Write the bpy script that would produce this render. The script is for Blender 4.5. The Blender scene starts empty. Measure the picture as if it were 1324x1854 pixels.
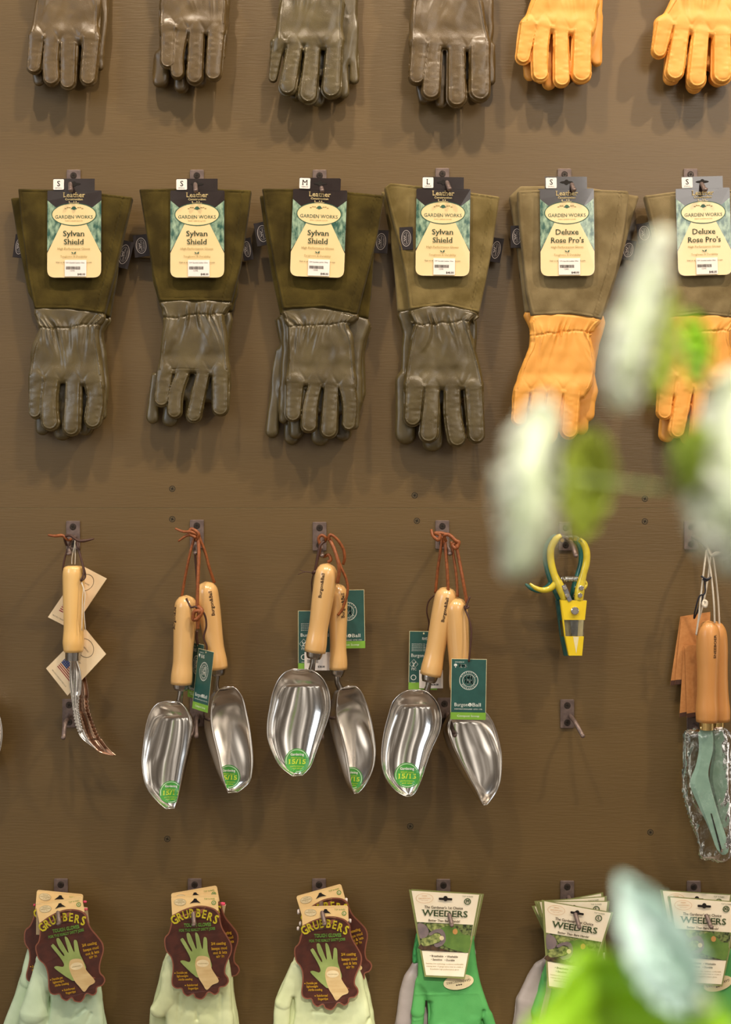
import bpy, math, random
import numpy as np
from mathutils import Vector

# ------------------------------------------------------------------ camera
# One unit of the working frame is one millimetre of wall; x runs right, y runs
# down, d is the distance out from the wall.  The wall is the plane Y = 0.
CX, CY, CZ, DIST = 662.0, 927.0, 1.677, 2.2
scene = bpy.context.scene
COL = scene.collection
cam = bpy.data.cameras.new('camera')
cam.sensor_fit = 'VERTICAL'
cam.sensor_height = 36.0
cam.sensor_width = 36.0
cam.lens = 36.0 * DIST / 1.854
cam.clip_start = 0.05
cam.dof.use_dof = True
cam.dof.focus_distance = DIST - 0.05
cam.dof.aperture_fstop = 1.75
camo = bpy.data.objects.new('camera', cam)
COL.objects.link(camo)
camo.location = (0.0, -DIST, CZ)
camo.rotation_euler = (math.radians(90), 0, 0)
scene.camera = camo

# ------------------------------------------------------------------ light
scene.view_settings.view_transform = 'Standard'
scene.view_settings.look = 'None'
scene.view_settings.gamma = 1.0
scene.view_settings.use_curve_mapping = False
scene.view_settings.exposure = 0.0

world = bpy.data.worlds.new('shop_air')
scene.world = world
world.use_nodes = True
wn, wl = world.node_tree.nodes, world.node_tree.links
bg = wn['Background']
tc = wn.new('ShaderNodeTexCoord')
mp = wn.new('ShaderNodeMapping')
mp.inputs['Scale'].default_value = (2.6, 2.6, 1.3)
nz = wn.new('ShaderNodeTexNoise')
nz.inputs['Scale'].default_value = 2.2
nz.inputs['Detail'].default_value = 3.0
cr = wn.new('ShaderNodeValToRGB')
e = cr.color_ramp.elements
e[0].position = 0.38; e[0].color = (0.09, 0.07, 0.05, 1)
e[1].position = 0.68; e[1].color = (3.0, 2.75, 2.4, 1)  # bright noise patches added to the surroundings for the steel to reflect
m = cr.color_ramp.elements.new(0.53); m.color = (0.27, 0.22, 0.17, 1)
wl.new(tc.outputs['Generated'], mp.inputs['Vector'])
wl.new(mp.outputs['Vector'], nz.inputs['Vector'])
wl.new(nz.outputs['Fac'], cr.inputs['Fac'])
wl.new(cr.outputs['Color'], bg.inputs['Color'])
bg.inputs['Strength'].default_value = 0.72

def area(name, loc, aim, size, power, color, sy=None):
    l = bpy.data.lights.new(name, 'AREA')
    l.energy = power; l.color = color
    l.shape = 'RECTANGLE' if sy else 'DISK'
    l.size = size
    if sy: l.size_y = sy
    o = bpy.data.objects.new(name, l)
    COL.objects.link(o)
    o.location = loc
    o.rotation_euler = (Vector(aim) - Vector(loc)).to_track_quat('-Z', 'Y').to_euler()
    return o
WARM = (1.0, 0.84, 0.66)
area('track_lamp', (-0.62, -1.35, 4.35), (-0.4, 0, 1.9), 0.10, 40, WARM)
area('track_lamp', (0.42, -1.35, 4.35), (0.3, 0, 1.9), 0.10, 40, WARM)
area('track_lamp', (2.05, -1.45, 4.35), (0.8, 0, 1.8), 0.10, 62, WARM)
area('window_light', (-3.4, -3.2, 3.0), (0, 0, 1.9), 1.6, 48, (0.80, 0.90, 1.0), 2.0)
area('front_right_light', (1.6, -3.4, 3.2), (0, 0, 1.9), 1.2, 26, (1.0, 0.93, 0.84), 1.2)  # soft area light from the front right
spot = bpy.data.lights.new('plant_fill_spot', 'SPOT')   # unseen spot added behind the camera to brighten the blooms and leaves
spot.energy = 540; spot.color = (1.0, 0.95, 0.86); spot.spot_size = math.radians(19); spot.spot_blend = 0.35; spot.shadow_soft_size = 0.06
so_ = bpy.data.objects.new('plant_fill_spot', spot); COL.objects.link(so_)
so_.location = (0.35, -3.2, 3.9)
so_.rotation_euler = (Vector((0.2, -1.42, 1.6)) - Vector(so_.location)).to_track_quat('-Z', 'Y').to_euler()

# ------------------------------------------------------------------ helpers
def world_xyz(P, dref):
    """working frame (x, y, d) -> metres; dref is the distance of the whole part from the wall"""
    P = np.asarray(P, float).reshape(-1, 3)
    s = (DIST * 1000.0 - dref) / (DIST * 1000.0)
    return np.stack([(P[:, 0] - CX) * s / 1000.0, -P[:, 2] / 1000.0,
                     CZ - (P[:, 1] - CY) * s / 1000.0], 1)

def lin(c):
    if isinstance(c, str):
        c = [int(c[i:i + 2], 16) / 255.0 for i in (0, 2, 4)]
        c = [x / 12.92 if x <= 0.04045 else ((x + 0.055) / 1.055) ** 2.4 for x in c]
    return (c[0], c[1], c[2], 1.0)

def mat(name, color, rough=0.6, metal=0.0, color2=None, nscale=60.0, bump=0.0, bscale=900.0,
        stretch=(1, 1, 1), coat=0.0, sheen=0.0, voronoi=False, lo=0.35, hi=0.65, detail=4.0, spec=0.5,
        croughness=0.1, trans=0.0, sss=0.0, alpha=1.0):
    m = bpy.data.materials.new(name)
    m.use_nodes = True
    n, l = m.node_tree.nodes, m.node_tree.links
    p = n['Principled BSDF']
    p.inputs['Base Color'].default_value = lin(color)
    p.inputs['Roughness'].default_value = rough
    p.inputs['Metallic'].default_value = metal
    p.inputs['Coat Weight'].default_value = coat
    p.inputs['Coat Roughness'].default_value = croughness
    p.inputs['Sheen Weight'].default_value = sheen
    p.inputs['Specular IOR Level'].default_value = spec
    p.inputs['Transmission Weight'].default_value = trans
    p.inputs['Alpha'].default_value = alpha
    t = n.new('ShaderNodeTexCoord')
    mpn = n.new('ShaderNodeMapping')
    mpn.inputs['Scale'].default_value = stretch
    l.new(t.outputs['Object'], mpn.inputs['Vector'])
    if color2 is None:
        a = lin(color); color2 = (a[0] * 0.86, a[1] * 0.86, a[2] * 0.86)
    x = n.new('ShaderNodeTexNoise')
    x.inputs['Scale'].default_value = nscale
    x.inputs['Detail'].default_value = detail
    r = n.new('ShaderNodeValToRGB')
    r.color_ramp.elements[0].position = lo; r.color_ramp.elements[0].color = lin(color2)
    r.color_ramp.elements[1].position = hi; r.color_ramp.elements[1].color = lin(color)
    l.new(mpn.outputs['Vector'], x.inputs['Vector'])
    l.new(x.outputs['Fac'], r.inputs['Fac'])
    l.new(r.outputs['Color'], p.inputs['Base Color'])
    if bump > 0:
        b = n.new('ShaderNodeBump')
        b.inputs['Strength'].default_value = bump
        b.inputs['Distance'].default_value = 0.001
        if voronoi:
            y = n.new('ShaderNodeTexVoronoi'); y.inputs['Scale'].default_value = bscale
            l.new(mpn.outputs['Vector'], y.inputs['Vector'])
            l.new(y.outputs['Distance'], b.inputs['Height'])
        else:
            y = n.new('ShaderNodeTexNoise'); y.inputs['Scale'].default_value = bscale
            y.inputs['Detail'].default_value = 3.0
            l.new(mpn.outputs['Vector'], y.inputs['Vector'])
            l.new(y.outputs['Fac'], b.inputs['Height'])
        l.new(b.outputs['Normal'], p.inputs['Normal'])
    return m

# ---- text: glyph outlines of the built-in font, given serifs where a serif face is wanted
_tc = {}
def glyphs(s, serif=False):
    key = (s, serif)
    if key in _tc: return _tc[key]
    cu = bpy.data.curves.new('t', 'FONT')
    cu.body = s
    cu.resolution_u = 2
    ob = bpy.data.objects.new('t', cu)
    me = ob.to_mesh()
    V = np.array([v.co[:] for v in me.vertices], float).reshape(-1, 3)[:, :2]
    F = [tuple(p.vertices) for p in me.polygons]
    ob.to_mesh_clear()
    bpy.data.objects.remove(ob); bpy.data.curves.remove(cu)
    if serif and len(V):
        # stem ends are short straight boundary edges between two long sides
        cnt = {}
        for f in F:
            for i in range(len(f)):
                a, b = f[i], f[(i + 1) % len(f)]
                cnt.setdefault((min(a, b), max(a, b)), []).append(f)
        bd = [k for k, q in cnt.items() if len(q) == 1]
        nb = {}
        for a, b in bd:
            nb.setdefault(a, []).append(b); nb.setdefault(b, []).append(a)
        V = list(map(tuple, V)); extra = []
        for a, b in bd:
            A, Bv = np.array(V[a]), np.array(V[b])
            L = np.linalg.norm(Bv - A)
            if not (0.045 < L < 0.17): continue
            d = (Bv - A) / L
            ok = True
            for p0, p1 in ((a, b), (b, a)):
                o = [q for q in nb[p0] if q != p1]
                if len(o) != 1: ok = False; break
                w = np.array(V[o[0]]) - np.array(V[p0])
                lw = np.linalg.norm(w)
                if lw < 0.06 or abs(np.dot(w / lw, d)) > 0.55: ok = False; break
            if not ok: continue
            cen = np.mean([V[i] for i in cnt[(min(a, b), max(a, b))][0]], axis=0)
            mid = (A + Bv) / 2
            nrm = np.array([-d[1], d[0]])
            if np.dot(cen - mid, nrm) < 0: nrm = -nrm
            ext, th = (0.62 * L, 0.035) if abs(d[0]) > 0.9 else ((0.5 * L, 0.03) if abs(d[1]) > 0.9 else (0, 0))
            if ext == 0: continue
            q = [A - d * ext, Bv + d * ext, Bv + d * ext + nrm * th, A - d * ext + nrm * th]
            i0 = len(V) ; V += [tuple(z) for z in q]
            extra.append((i0, i0 + 1, i0 + 2, i0 + 3))
        F = F + extra
        V = np.array(V)
    _tc[key] = (V, F)
    return _tc[key]
CAPH = None

class MB:
    """collects polygons in the working frame; build() links them as one mesh object"""
    def __init__(s): s.V = []; s.F = []; s.M = []; s.n = 0; s.T = None
    def add(s, V, F, m=0):
        V = np.asarray(V, float).reshape(-1, 3)
        if s.T is not None: V = s.T(V)
        s.V.append(V)
        for f in F: s.F.append(tuple(int(i) + s.n for i in f)); s.M.append(m)
        s.n += len(V)
    def poly(s, pts, d, m=0):
        s.add([(x, y, d) for x, y in pts], [tuple(range(len(pts)))], m)
    def prism(s, pts, d0, d1, m=0, bev=0.0):
        n = len(pts); P = np.array(pts, float)
        V = [(x, y, d0) for x, y in P] + [(x, y, d1) for x, y in P]
        F = [tuple(range(n))[::-1], tuple(range(n, 2 * n))]
        F += [(i, (i + 1) % n, n + (i + 1) % n, n + i) for i in range(n)]
        s.add(V, F, m)
    def box(s, x0, x1, y0, y1, d0, d1, m=0): s.prism([(x0, y0), (x1, y0), (x1, y1), (x0, y1)], d0, d1, m)
    def ellipse(s, x, y, rx, ry, d, m=0, n=40): s.poly(ell(x, y, rx, ry, n), d, m)
    def ring(s, x, y, rx, ry, w, d, m=0, n=40):
        A = ell(x, y, rx, ry, n); B = ell(x, y, rx - w, ry - w, n)
        s.add([(p[0], p[1], d) for p in A + B], [(i, (i + 1) % n, n + (i + 1) % n, n + i) for i in range(n)], m)
    def tube(s, pts, r, m=0, n=10, flat=1.0, cap=True, closed=False):
        """round tube through pts (x, y, d); r one radius or one for each point"""
        P = np.array(pts, float); k = len(P)
        R = np.full(k, r, float) if np.isscalar(r) else np.array(r, float)
        T = np.gradient(P, axis=0) if not closed else np.roll(P, -1, 0) - np.roll(P, 1, 0)
        T /= np.linalg.norm(T, axis=1)[:, None] + 1e-9
        ref = np.array([0, 0, 1.0])
        if abs(T[:, 2]).max() > 0.9: ref = np.array([1.0, 0, 0])
        A = np.cross(T, ref); A /= np.linalg.norm(A, axis=1)[:, None] + 1e-9
        B = np.cross(A, T)
        th = np.linspace(0, 2 * math.pi, n, endpoint=False)
        V = (P[:, None, :] + R[:, None, None] * (np.cos(th)[None, :, None] * A[:, None, :] + flat * np.sin(th)[None, :, None] * B[:, None, :])).reshape(-1, 3)
        F = []
        for i in range(k if closed else k - 1):
            j = (i + 1) % k
            for q in range(n):
                F.append((i * n + q, i * n + (q + 1) % n, j * n + (q + 1) % n, j * n + q))
        if cap and not closed: F += [tuple(range(n))[::-1], tuple(range((k - 1) * n, k * n))]
        s.add(V, F, m)
    def text(s, t, x, y, h, d, m=0, serif=False, rot=0.0, sx=1.0, align=0.5, width=None, bold=0.0):
        """one line, y its baseline, h the capital height; rot in degrees, anticlockwise"""
        global CAPH
        if CAPH is None:
            V, _ = glyphs('H'); CAPH = V[:, 1].max()
        V, F = glyphs(t, serif)
        if not len(V): return
        k = h / CAPH
        w = V[:, 0].max() - V[:, 0].min()
        kx = k * sx if width is None else width / w
        X = (V[:, 0] - V[:, 0].min() - align * w) * kx; Y = V[:, 1] * k
        a = math.radians(rot)
        c_, s_ = math.cos(a), math.sin(a)
        offs = [(0, 0)] if not bold else [(0, 0), (bold, 0), (0, bold), (bold, bold)]
        for bx, by in offs:
            PX = x + (X + bx) * c_ - (Y + by) * s_
            PY = y - ((X + bx) * s_ + (Y + by) * c_)
            s.add(np.stack([PX, PY, np.full(len(PX), d)], 1), F, m)
    def build(s, name, mats, parent=None, dref=0.0, smooth=False, label=None, flip=False):
        V = world_xyz(np.concatenate(s.V), dref)
        return link_mesh(name, V, s.F, mats, parent, smooth, s.M, label)

ORG = {}   # where each thing's base stands
def link_mesh(name, V, F, mats, parent=None, smooth=False, M=None, label=None):
    origin = np.zeros(3)
    if parent is not None: origin = np.array(ORG.get(parent.name, (0.0, 0.0, 0.0)))
    V = np.asarray(V, float) - origin
    me = bpy.data.meshes.new(name)
    if isinstance(F, np.ndarray):
        me.vertices.add(len(V)); me.vertices.foreach_set('co', V.astype(np.float32).ravel())
        me.loops.add(F.size); me.loops.foreach_set('vertex_index', F.astype(np.int32).ravel())
        me.polygons.add(len(F)); me.polygons.foreach_set('loop_start', np.arange(0, F.size, F.shape[1], dtype=np.int32))
        me.update(calc_edges=True)
    else:
        me.from_pydata(V.tolist(), [], F)
    if not isinstance(mats, (list, tuple)): mats = [mats]
    for q in mats: me.materials.append(q)
    if M is not None and len(mats) > 1: me.polygons.foreach_set('material_index', M)
    if smooth: me.polygons.foreach_set('use_smooth', [True] * len(me.polygons))
    me.update()
    ob = bpy.data.objects.new(name, me)
    COL.objects.link(ob)
    if parent is not None:
        ob.parent = parent; ORG[ob.name] = tuple(origin)
    if label: ob['label'] = label
    return ob

def thing(name, x, y, d, label, cat, group=None, dref=None):
    o = bpy.data.objects.new(name, None)
    o.empty_display_size = 0.02
    COL.objects.link(o)
    p = world_xyz([(x, y, d)], d if dref is None else dref)[0]
    o.location = p; ORG[o.name] = tuple(float(q) for q in p)
    o['label'] = label; o['category'] = cat
    if group: o['group'] = group
    return o

def ell(x, y, rx, ry, n=40):
    return [(x + rx * math.cos(2 * math.pi * i / n), y + ry * math.sin(2 * math.pi * i / n)) for i in range(n)]
def smooth_loop(pts, k=6):
    P = np.array(pts, float); n = len(P); out = []
    for i in range(n):
        a, b, c, d = P[i - 1], P[i], P[(i + 1) % n], P[(i + 2) % n]
        for j in range(k):
            t = j / k
            out.append(tuple(0.5 * ((2 * b) + (c - a) * t + (2 * a - 5 * b + 4 * c - d) * t * t + (3 * b - a - 3 * c + d) * t ** 3)))
    return out
def smooth_line(pts, k=6):
    P = np.array(pts, float); n = len(P); out = []
    for i in range(n - 1):
        a, b, c, d = P[max(i - 1, 0)], P[i], P[i + 1], P[min(i + 2, n - 1)]
        for j in range(k):
            t = j / k
            out.append(tuple(0.5 * ((2 * b) + (c - a) * t + (2 * a - 5 * b + 4 * c - d) * t * t + (3 * b - a - 3 * c + d) * t ** 3)))
    out.append(tuple(P[-1])); return out
def round_poly(pts, r, k=4):
    """corners rounded; r one radius or one for each corner"""
    P = np.array(pts, float); n = len(P); out = []
    R = [r] * n if np.isscalar(r) else r
    for i in range(n):
        a, b, c = P[i - 1], P[i], P[(i + 1) % n]
        if R[i] <= 0: out.append(tuple(b)); continue
        u = (a - b) / np.linalg.norm(a - b); w = (c - b) / np.linalg.norm(c - b)
        p0, p1 = b + u * R[i], b + w * R[i]
        for j in range(k + 1):
            t = j / k
            out.append(tuple((1 - t) ** 2 * p0 + 2 * t * (1 - t) * b + t * t * p1))
    return out
def crop(ox, oy, s):
    f = lambda *p: [(ox + x / s, oy + y / s) for x, y in p]
    f.s = s; f.ox = ox; f.oy = oy
    return f

# ------------------------------------------------------------------ soft surfaces from distance fields
def vnoise(U, V, su, sv, seed):
    rs = np.random.RandomState(seed)
    G = rs.rand(64, 64)
    x = U / su + 7.3 + seed % 5; y = V / sv + 3.1
    xi = np.floor(x).astype(int); yi = np.floor(y).astype(int)
    fx = x - xi; fy = y - yi
    fx = fx * fx * (3 - 2 * fx); fy = fy * fy * (3 - 2 * fy)
    g = lambda a, b: G[a % 64, b % 64]
    return (g(xi, yi) * (1 - fx) * (1 - fy) + g(xi + 1, yi) * fx * (1 - fy) + g(xi, yi + 1) * (1 - fx) * fy + g(xi + 1, yi + 1) * fx * fy) - 0.5

def poly_sdf(U, V, pts):
    P = np.array(pts, float); n = len(P)
    d = np.full(U.shape, 1e9); inside = np.zeros(U.shape, bool)
    for i in range(n):
        a, b = P[i], P[(i + 1) % n]
        e = b - a; wx = U - a[0]; wy = V - a[1]
        t = np.clip((wx * e[0] + wy * e[1]) / (e @ e + 1e-9), 0, 1)
        d = np.minimum(d, (wx - e[0] * t) ** 2 + (wy - e[1] * t) ** 2)
        c = ((a[1] <= V) & (b[1] > V)) | ((b[1] <= V) & (a[1] > V))
        with np.errstate(divide='ignore', invalid='ignore'):
            xi = a[0] + (V - a[1]) * e[0] / (e[1] if e[1] != 0 else 1e-9)
        inside ^= c & (U < xi)
    d = np.sqrt(d)
    return np.where(inside, -d, d)

def surface_nets(F, o, h):
    S = F < 0
    nx, ny, nz = F.shape
    c = [(i, j, k) for i in (0, 1) for j in (0, 1) for k in (0, 1)]
    sub = lambda A, t: A[t[0]:nx - 1 + t[0], t[1]:ny - 1 + t[1], t[2]:nz - 1 + t[2]]
    cnt = sum(sub(S, t).astype(np.int8) for t in c)
    act = (cnt > 0) & (cnt < 8)
    I = np.argwhere(act)
    idx = np.full(act.shape, -1, np.int64); idx[act] = np.arange(len(I))
    vals = {t: F[I[:, 0] + t[0], I[:, 1] + t[1], I[:, 2] + t[2]] for t in c}
    acc = np.zeros((len(I), 3)); w = np.zeros(len(I))
    for a in c:
        for ax in range(3):
            if a[ax]: continue
            b = tuple(1 if q == ax else a[q] for q in range(3))
            fa, fb = vals[a], vals[b]
            x = (fa < 0) != (fb < 0)
            t = np.where(x, fa / (fa - fb + 1e-12), 0)
            p = np.tile(np.array(a, float), (len(I), 1)); p[:, ax] += t
            acc += np.where(x[:, None], p, 0); w += x
    V = (I + acc / w[:, None]) * h + np.array(o)
    Q = []
    for ax in range(3):
        sl0 = [slice(1, -1)] * 3; sl1 = [slice(1, -1)] * 3
        sl0[ax] = slice(0, -1); sl1[ax] = slice(1, None)
        A, B = S[tuple(sl0)], S[tuple(sl1)]
        E = np.argwhere(A != B)
        off = np.array([1, 1, 1]); off[ax] = 0
        E = E + off
        sg = S[E[:, 0], E[:, 1], E[:, 2]]
        u, v = (ax + 1) % 3, (ax + 2) % 3
        def cell(du, dv):
            C = E.copy(); C[:, u] -= du; C[:, v] -= dv
            return idx[C[:, 0], C[:, 1], C[:, 2]]
        q = np.stack([cell(1, 1), cell(0, 1), cell(0, 0), cell(1, 0)], 1)
        q[~sg] = q[~sg][:, ::-1]
        Q.append(q)
    Q = np.concatenate(Q); Q = Q[(Q >= 0).all(1)]
    return V, Q[:, ::-1]

def sculpt(name, mats, parent, dref, palm=None, fingers=(), T=9.0, R=8.0, depth=0.0, fl=0.66, res=1.5, seed=1,
           wrist=None, seams=True, folds=1.0, hem=False, hollow=None, blend=5.0, wc=None, curl=0.0, creases=()):
    xs, ys = [], []
    if palm is not None:
        for x, y in palm: xs.append(x); ys.append(y)
    for f in fingers:
        r = max(f[4], f[5]); xs += [f[0] - r, f[0] + r, f[2] - r, f[2] + r]; ys += [f[1] - r, f[1] + r, f[3] - r, f[3] + r]
    pad = 4
    u = np.arange(min(xs) - pad, max(xs) + pad, res); v = np.arange(min(ys) - pad, max(ys) + pad, res)
    rmax = max([T * 1.4] + [max(f[4], f[5]) * fl * 1.15 for f in fingers]) + 3 + abs(curl)
    w = np.arange(-rmax, rmax, res)
    U, V = np.meshgrid(u, v, indexing='ij')
    W = w[None, None, :]
    big = None
    # folds in the hide, pushed in and out of the front face
    n1 = vnoise(U, V, 26, 60, seed) ; n2 = vnoise(U + 0.35 * V, V, 15, 34, seed + 3); n3 = vnoise(U - 0.2 * V, V, 11, 11, seed + 5)
    n4 = vnoise(U + 14 * n1, V - 20 * n2, 17, 26, seed + 8)
    g = folds * (4.2 * n1 + 2.4 * n2 + 0.5 * n3)
    for (ax, ay, bx, by, amp, wd) in creases:
        e = np.array([bx - ax, by - ay]); t = np.clip(((U - ax) * e[0] + (V - ay) * e[1]) / (e @ e), 0, 1)
        dd = np.hypot(U - ax - e[0] * t, V - ay - e[1] * t)
        g = g + amp * np.exp(-(dd / wd) ** 2) * (1 - t * 0.8)
    if wrist is not None:
        yw = wrist + 3 * np.sin((U - u[0]) / 26.0) + 5 * vnoise(U, V * 0, 12, 9, seed + 31)
        env = np.exp(-((V - yw) / 17.0) ** 2) * np.where(V < yw, 1.0, 1.0)
        env2 = np.exp(-((V - yw) / 36.0) ** 2)
        ph = (U - np.mean(u)) * np.where(V < yw, 1 - 0.012 * (yw - V).clip(0, 40), 1 - 0.0035 * (V - yw).clip(0, 90)) + 0.28 * (V - yw) * np.sin((U - np.mean(u)) / 22.0 + seed)
        pl = 1 - 2 * np.abs(2 * vnoise(ph, V * 0.12, 8.5, 14, seed + 11))
        pl2 = np.sin(ph / 1.3 + 4 * vnoise(U, V, 20, 20, seed + 12))
        up = np.exp(-((V - yw) / 15.0) ** 2) * (V < yw); dn = np.exp(-((V - yw) / 42.0) ** 2) * (V >= yw)
        g = g + 3.6 * up * pl + 3.0 * dn * pl * (0.4 + 1.2 * vnoise(U, V, 18, 30, seed + 14) + 0.5) + 0.6 * np.exp(-((V - yw) / 4.5) ** 2) * pl2 - 1.5 * np.exp(-((V - yw) / 1.8) ** 2) * (1 + vnoise(U, V, 4, 9, seed + 33))
        # soft bag of the palm, then the tighter line above the fingers
        yk = np.mean([q[1] for q in fingers]) if fingers else yw + 90
        g = g + 1.4 * np.exp(-((V - (yk - 14)) / 10.0) ** 2) - 1.2 * np.exp(-((V - (yk - 34)) / 9.0) ** 2) * (0.6 + n4)
    d2 = None
    Fp = None
    if palm is not None:
        d2 = poly_sdf(U, V, palm)
        q0 = (d2 + R)[:, :, None]; TT = T
        q1 = (np.abs(W) - (TT - min(R, TT) + 0)) if R <= T else np.abs(W) * (R / T) - 0.0
        if R <= T:
            Fp = np.minimum(np.maximum(q0, q1), 0) + np.sqrt(np.maximum(q0, 0) ** 2 + np.maximum(q1, 0) ** 2) - R
        else:
            k = R / T
            Fp = (np.sqrt(np.maximum(q0, 0) ** 2 + (W * k) ** 2) - R) / k
            Fp = np.where(q0 < 0, np.abs(W) - T, Fp)
    Ff = None
    for i, f in enumerate(fingers):
        x0, y0, x1, y1, r0, r1 = f[:6]
        wq = f[6] if len(f) > 6 else 0.0
        e = np.array([x1 - x0, y1 - y0]); L = np.hypot(*e)
        t = ((U - x0) * e[0] + (V - y0) * e[1]) / (L * L)
        tc_ = np.clip(t, 0, 1)
        bow = (f[7] if len(f) > 7 else 0.0) * np.sin(np.pi * tc_)
        cx = x0 + e[0] * tc_ - e[1] / L * bow; cy = y0 + e[1] * tc_ + e[0] / L * bow
        du = np.hypot(U - cx, V - cy)
        r = r0 + (r1 - r0) * tc_
        wcn = wq * tc_ + curl * tc_ * tc_
        f3 = (np.abs(du[:, :, None]) ** 2.7 + np.abs((W - wcn[:, :, None]) / fl) ** 2.7) ** (1 / 2.7) - r[:, :, None]
        if seams:
            lat = np.abs(((U - cx) * -e[1] + (V - cy) * e[0]) / L)
            sm = np.exp(-((lat - 0.78 * r) / 0.95) ** 2) * (t > -0.05) * (t < 1.0)
            tip = np.exp(-((du - 0.78 * r) / 0.95) ** 2) * (t >= 1.0)
            gr = (np.exp(-((lat - 0.92 * r) / 0.8) ** 2) * (t > -0.05) * (t < 1.0) + np.exp(-((du - 0.92 * r) / 0.8) ** 2) * (t >= 1.0)) * (t > 0)
            sm = 1.9 * (sm + tip) - 1.2 * gr + 0.9 * vnoise(U, V, 9, 5, seed + 20 + i) * (t > 0)
            f3 = f3 - np.where(W > wcn[:, :, None], sm[:, :, None], 0) 
        Ff = f3 if Ff is None else np.minimum(Ff, f3)
    if Fp is not None and Ff is not None:
        k = blend; hh = np.clip(0.5 + 0.5 * (Ff - Fp) / k, 0, 1)
        F = Ff * (1 - hh) + Fp * hh - k * hh * (1 - hh)
    else:
        F = Fp if Fp is not None else Ff
    edge = 1.0
    if d2 is not None:
        fade = np.clip((-np.minimum(d2, 0)) / 6.0, 0.25, 1) if not fingers else 1.0
        g = g * fade
    if seams and d2 is not None and fingers:
        ymax = min(q[1] for q in fingers) - 6
        g = g + (V < ymax) * (V > min(p[1] for p in palm) + 14) * (1.3 * np.exp(-((d2 + 5.0) / 0.95) ** 2) - 0.8 * np.exp(-((d2 + 7.2) / 0.9) ** 2))
    if hem and d2 is not None:
        g = g + 0.9 * np.exp(-((d2 + 3.0) / 1.6) ** 2) - 0.9 * np.exp(-((d2 + 6.0) / 1.0) ** 2)
    if hem and palm is not None:   # side gusset seam down the right of the cuff
        pv = [p[1] for p in palm]
        xr = np.where(d2 < 0, U, -1e9).max(0); ok = xr > -1e8
        xr = np.interp(v, v[ok], xr[ok]); dR = (xr[None, :] - U) * 0.97
        side = (V > min(pv) + 5) * (V < max(pv) - 3)
        g = g + side * (0.8 * np.exp(-((dR - 12.0) / 1.5) ** 2) - 1.7 * np.exp(-((dR - 15.0) / 1.3) ** 2) + 0.6 * np.exp(-((dR - 18.0) / 1.5) ** 2))
    sgn = np.where(W > 0, 1.0, -0.5)
    F = F - g[:, :, None] * sgn
    if hollow is not None and d2 is not None:
        inner = np.maximum(d2[:, :, None] + 3.5, np.abs(W) - (T - 3.0))
        inner = np.maximum(np.where(V[:, :, None] < hollow + 8, np.abs(W) - (T - 3.0), inner), (d2 + 3.5)[:, :, None] * (V > hollow)[:, :, None] - (V <= hollow)[:, :, None] * 1.0)
        lim = (V - (hollow + 26))[:, :, None]
        F = np.maximum(F, -np.maximum(inner, lim))
    F = np.pad(F, 1, constant_values=5.0)
    P, Q = surface_nets(F, (u[0] - res, v[0] - res, w[0] - res), res)
    P[:, 2] += depth
    X = world_xyz(P, dref)
    return link_mesh(name, X, Q[:, ::-1], mats, parent, True)

# ------------------------------------------------------------------ materials
M = {}
M['wall'] = mat('painted_panel', '68522f', 0.4, color2='5e4a2a', nscale=5, bump=0.36, bscale=230, stretch=(0.12, 1, 1.6), lo=0.3, hi=0.7)
M['seam'] = mat('panel_edge', '8a7448', 0.6)
M['floor'] = mat('shop_floor', '6b5a48', 0.5)
M['iron'] = mat('hook_metal', '7a6860', 0.42, metal=0.35, color2='665650', nscale=120, bump=0.15, bscale=1500)
M['screw'] = mat('screw_metal', '4a4038', 0.35, metal=0.7)
M['screw_painted'] = mat('painted_screw', '5a4b30', 0.4)
M['recess'] = mat('screw_recess', '1a130c', 0.9)
M['leather'] = mat('olive_leather', '5e5130', 0.28, color2='4a3d20', nscale=28, bump=0.35, bscale=1000, coat=0.32, croughness=0.24, lo=0.25, hi=0.75)
M['leather_brown'] = mat('brown_olive_leather', '5f4b29', 0.32, color2='4f3d1f', nscale=28, bump=0.35, bscale=1000, coat=0.32, croughness=0.24, lo=0.25, hi=0.75)
M['leather_tan'] = mat('yellow_leather', 'eba84c', 0.5, color2='e0983c', nscale=24, bump=0.2, bscale=900, lo=0.2, hi=0.8)
M['suede_dark'] = mat('dark_olive_suede', '54471f', 0.95, color2='382e12', nscale=17, bump=0.6, bscale=1300, sheen=0.06, spec=0.08, lo=0.38, hi=0.62)
M['suede_mid'] = mat('olive_suede', '84734a', 0.95, color2='63542f', nscale=17, bump=0.6, bscale=1300, sheen=0.06, spec=0.08, lo=0.38, hi=0.62)
M['suede_grey'] = mat('grey_olive_suede', '8c7b58', 0.95, color2='6f5f40', nscale=17, bump=0.6, bscale=1300, sheen=0.06, spec=0.08, lo=0.38, hi=0.62)
M['tab'] = mat('black_woven_fabric', '231b1c', 0.85, bump=0.3, bscale=2500)
M['tab_ink'] = mat('pale_thread', 'b0a49c', 0.8)
M['black'] = mat('black_print', '2e2523', 0.22, color2='2a211f', coat=0.6, croughness=0.06)
M['cream'] = mat('cream_print', 'ecd09a', 0.35, color2='e8cb92', coat=0.25, nscale=20)
M['foliage'] = mat('leafy_print', '9db496', 0.3, color2='2c5548', nscale=150, stretch=(1, 1, 0.5), lo=0.36, hi=0.66, coat=0.5)
M['green_ink'] = mat('green_ink', '2f5a41', 0.5)
M['soft_ink'] = mat('olive_ink', 'a08a52', 0.6)
M['dark_ink'] = mat('dark_ink', '4a3c28', 0.6)
M['white'] = mat('white_paper', 'f0e6dc', 0.6, color2='ece0d6')
M['ink'] = mat('black_ink', '2a211c', 0.6)
M['gold_ink'] = mat('cream_lettering', 'f6dda0', 0.5)

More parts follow.
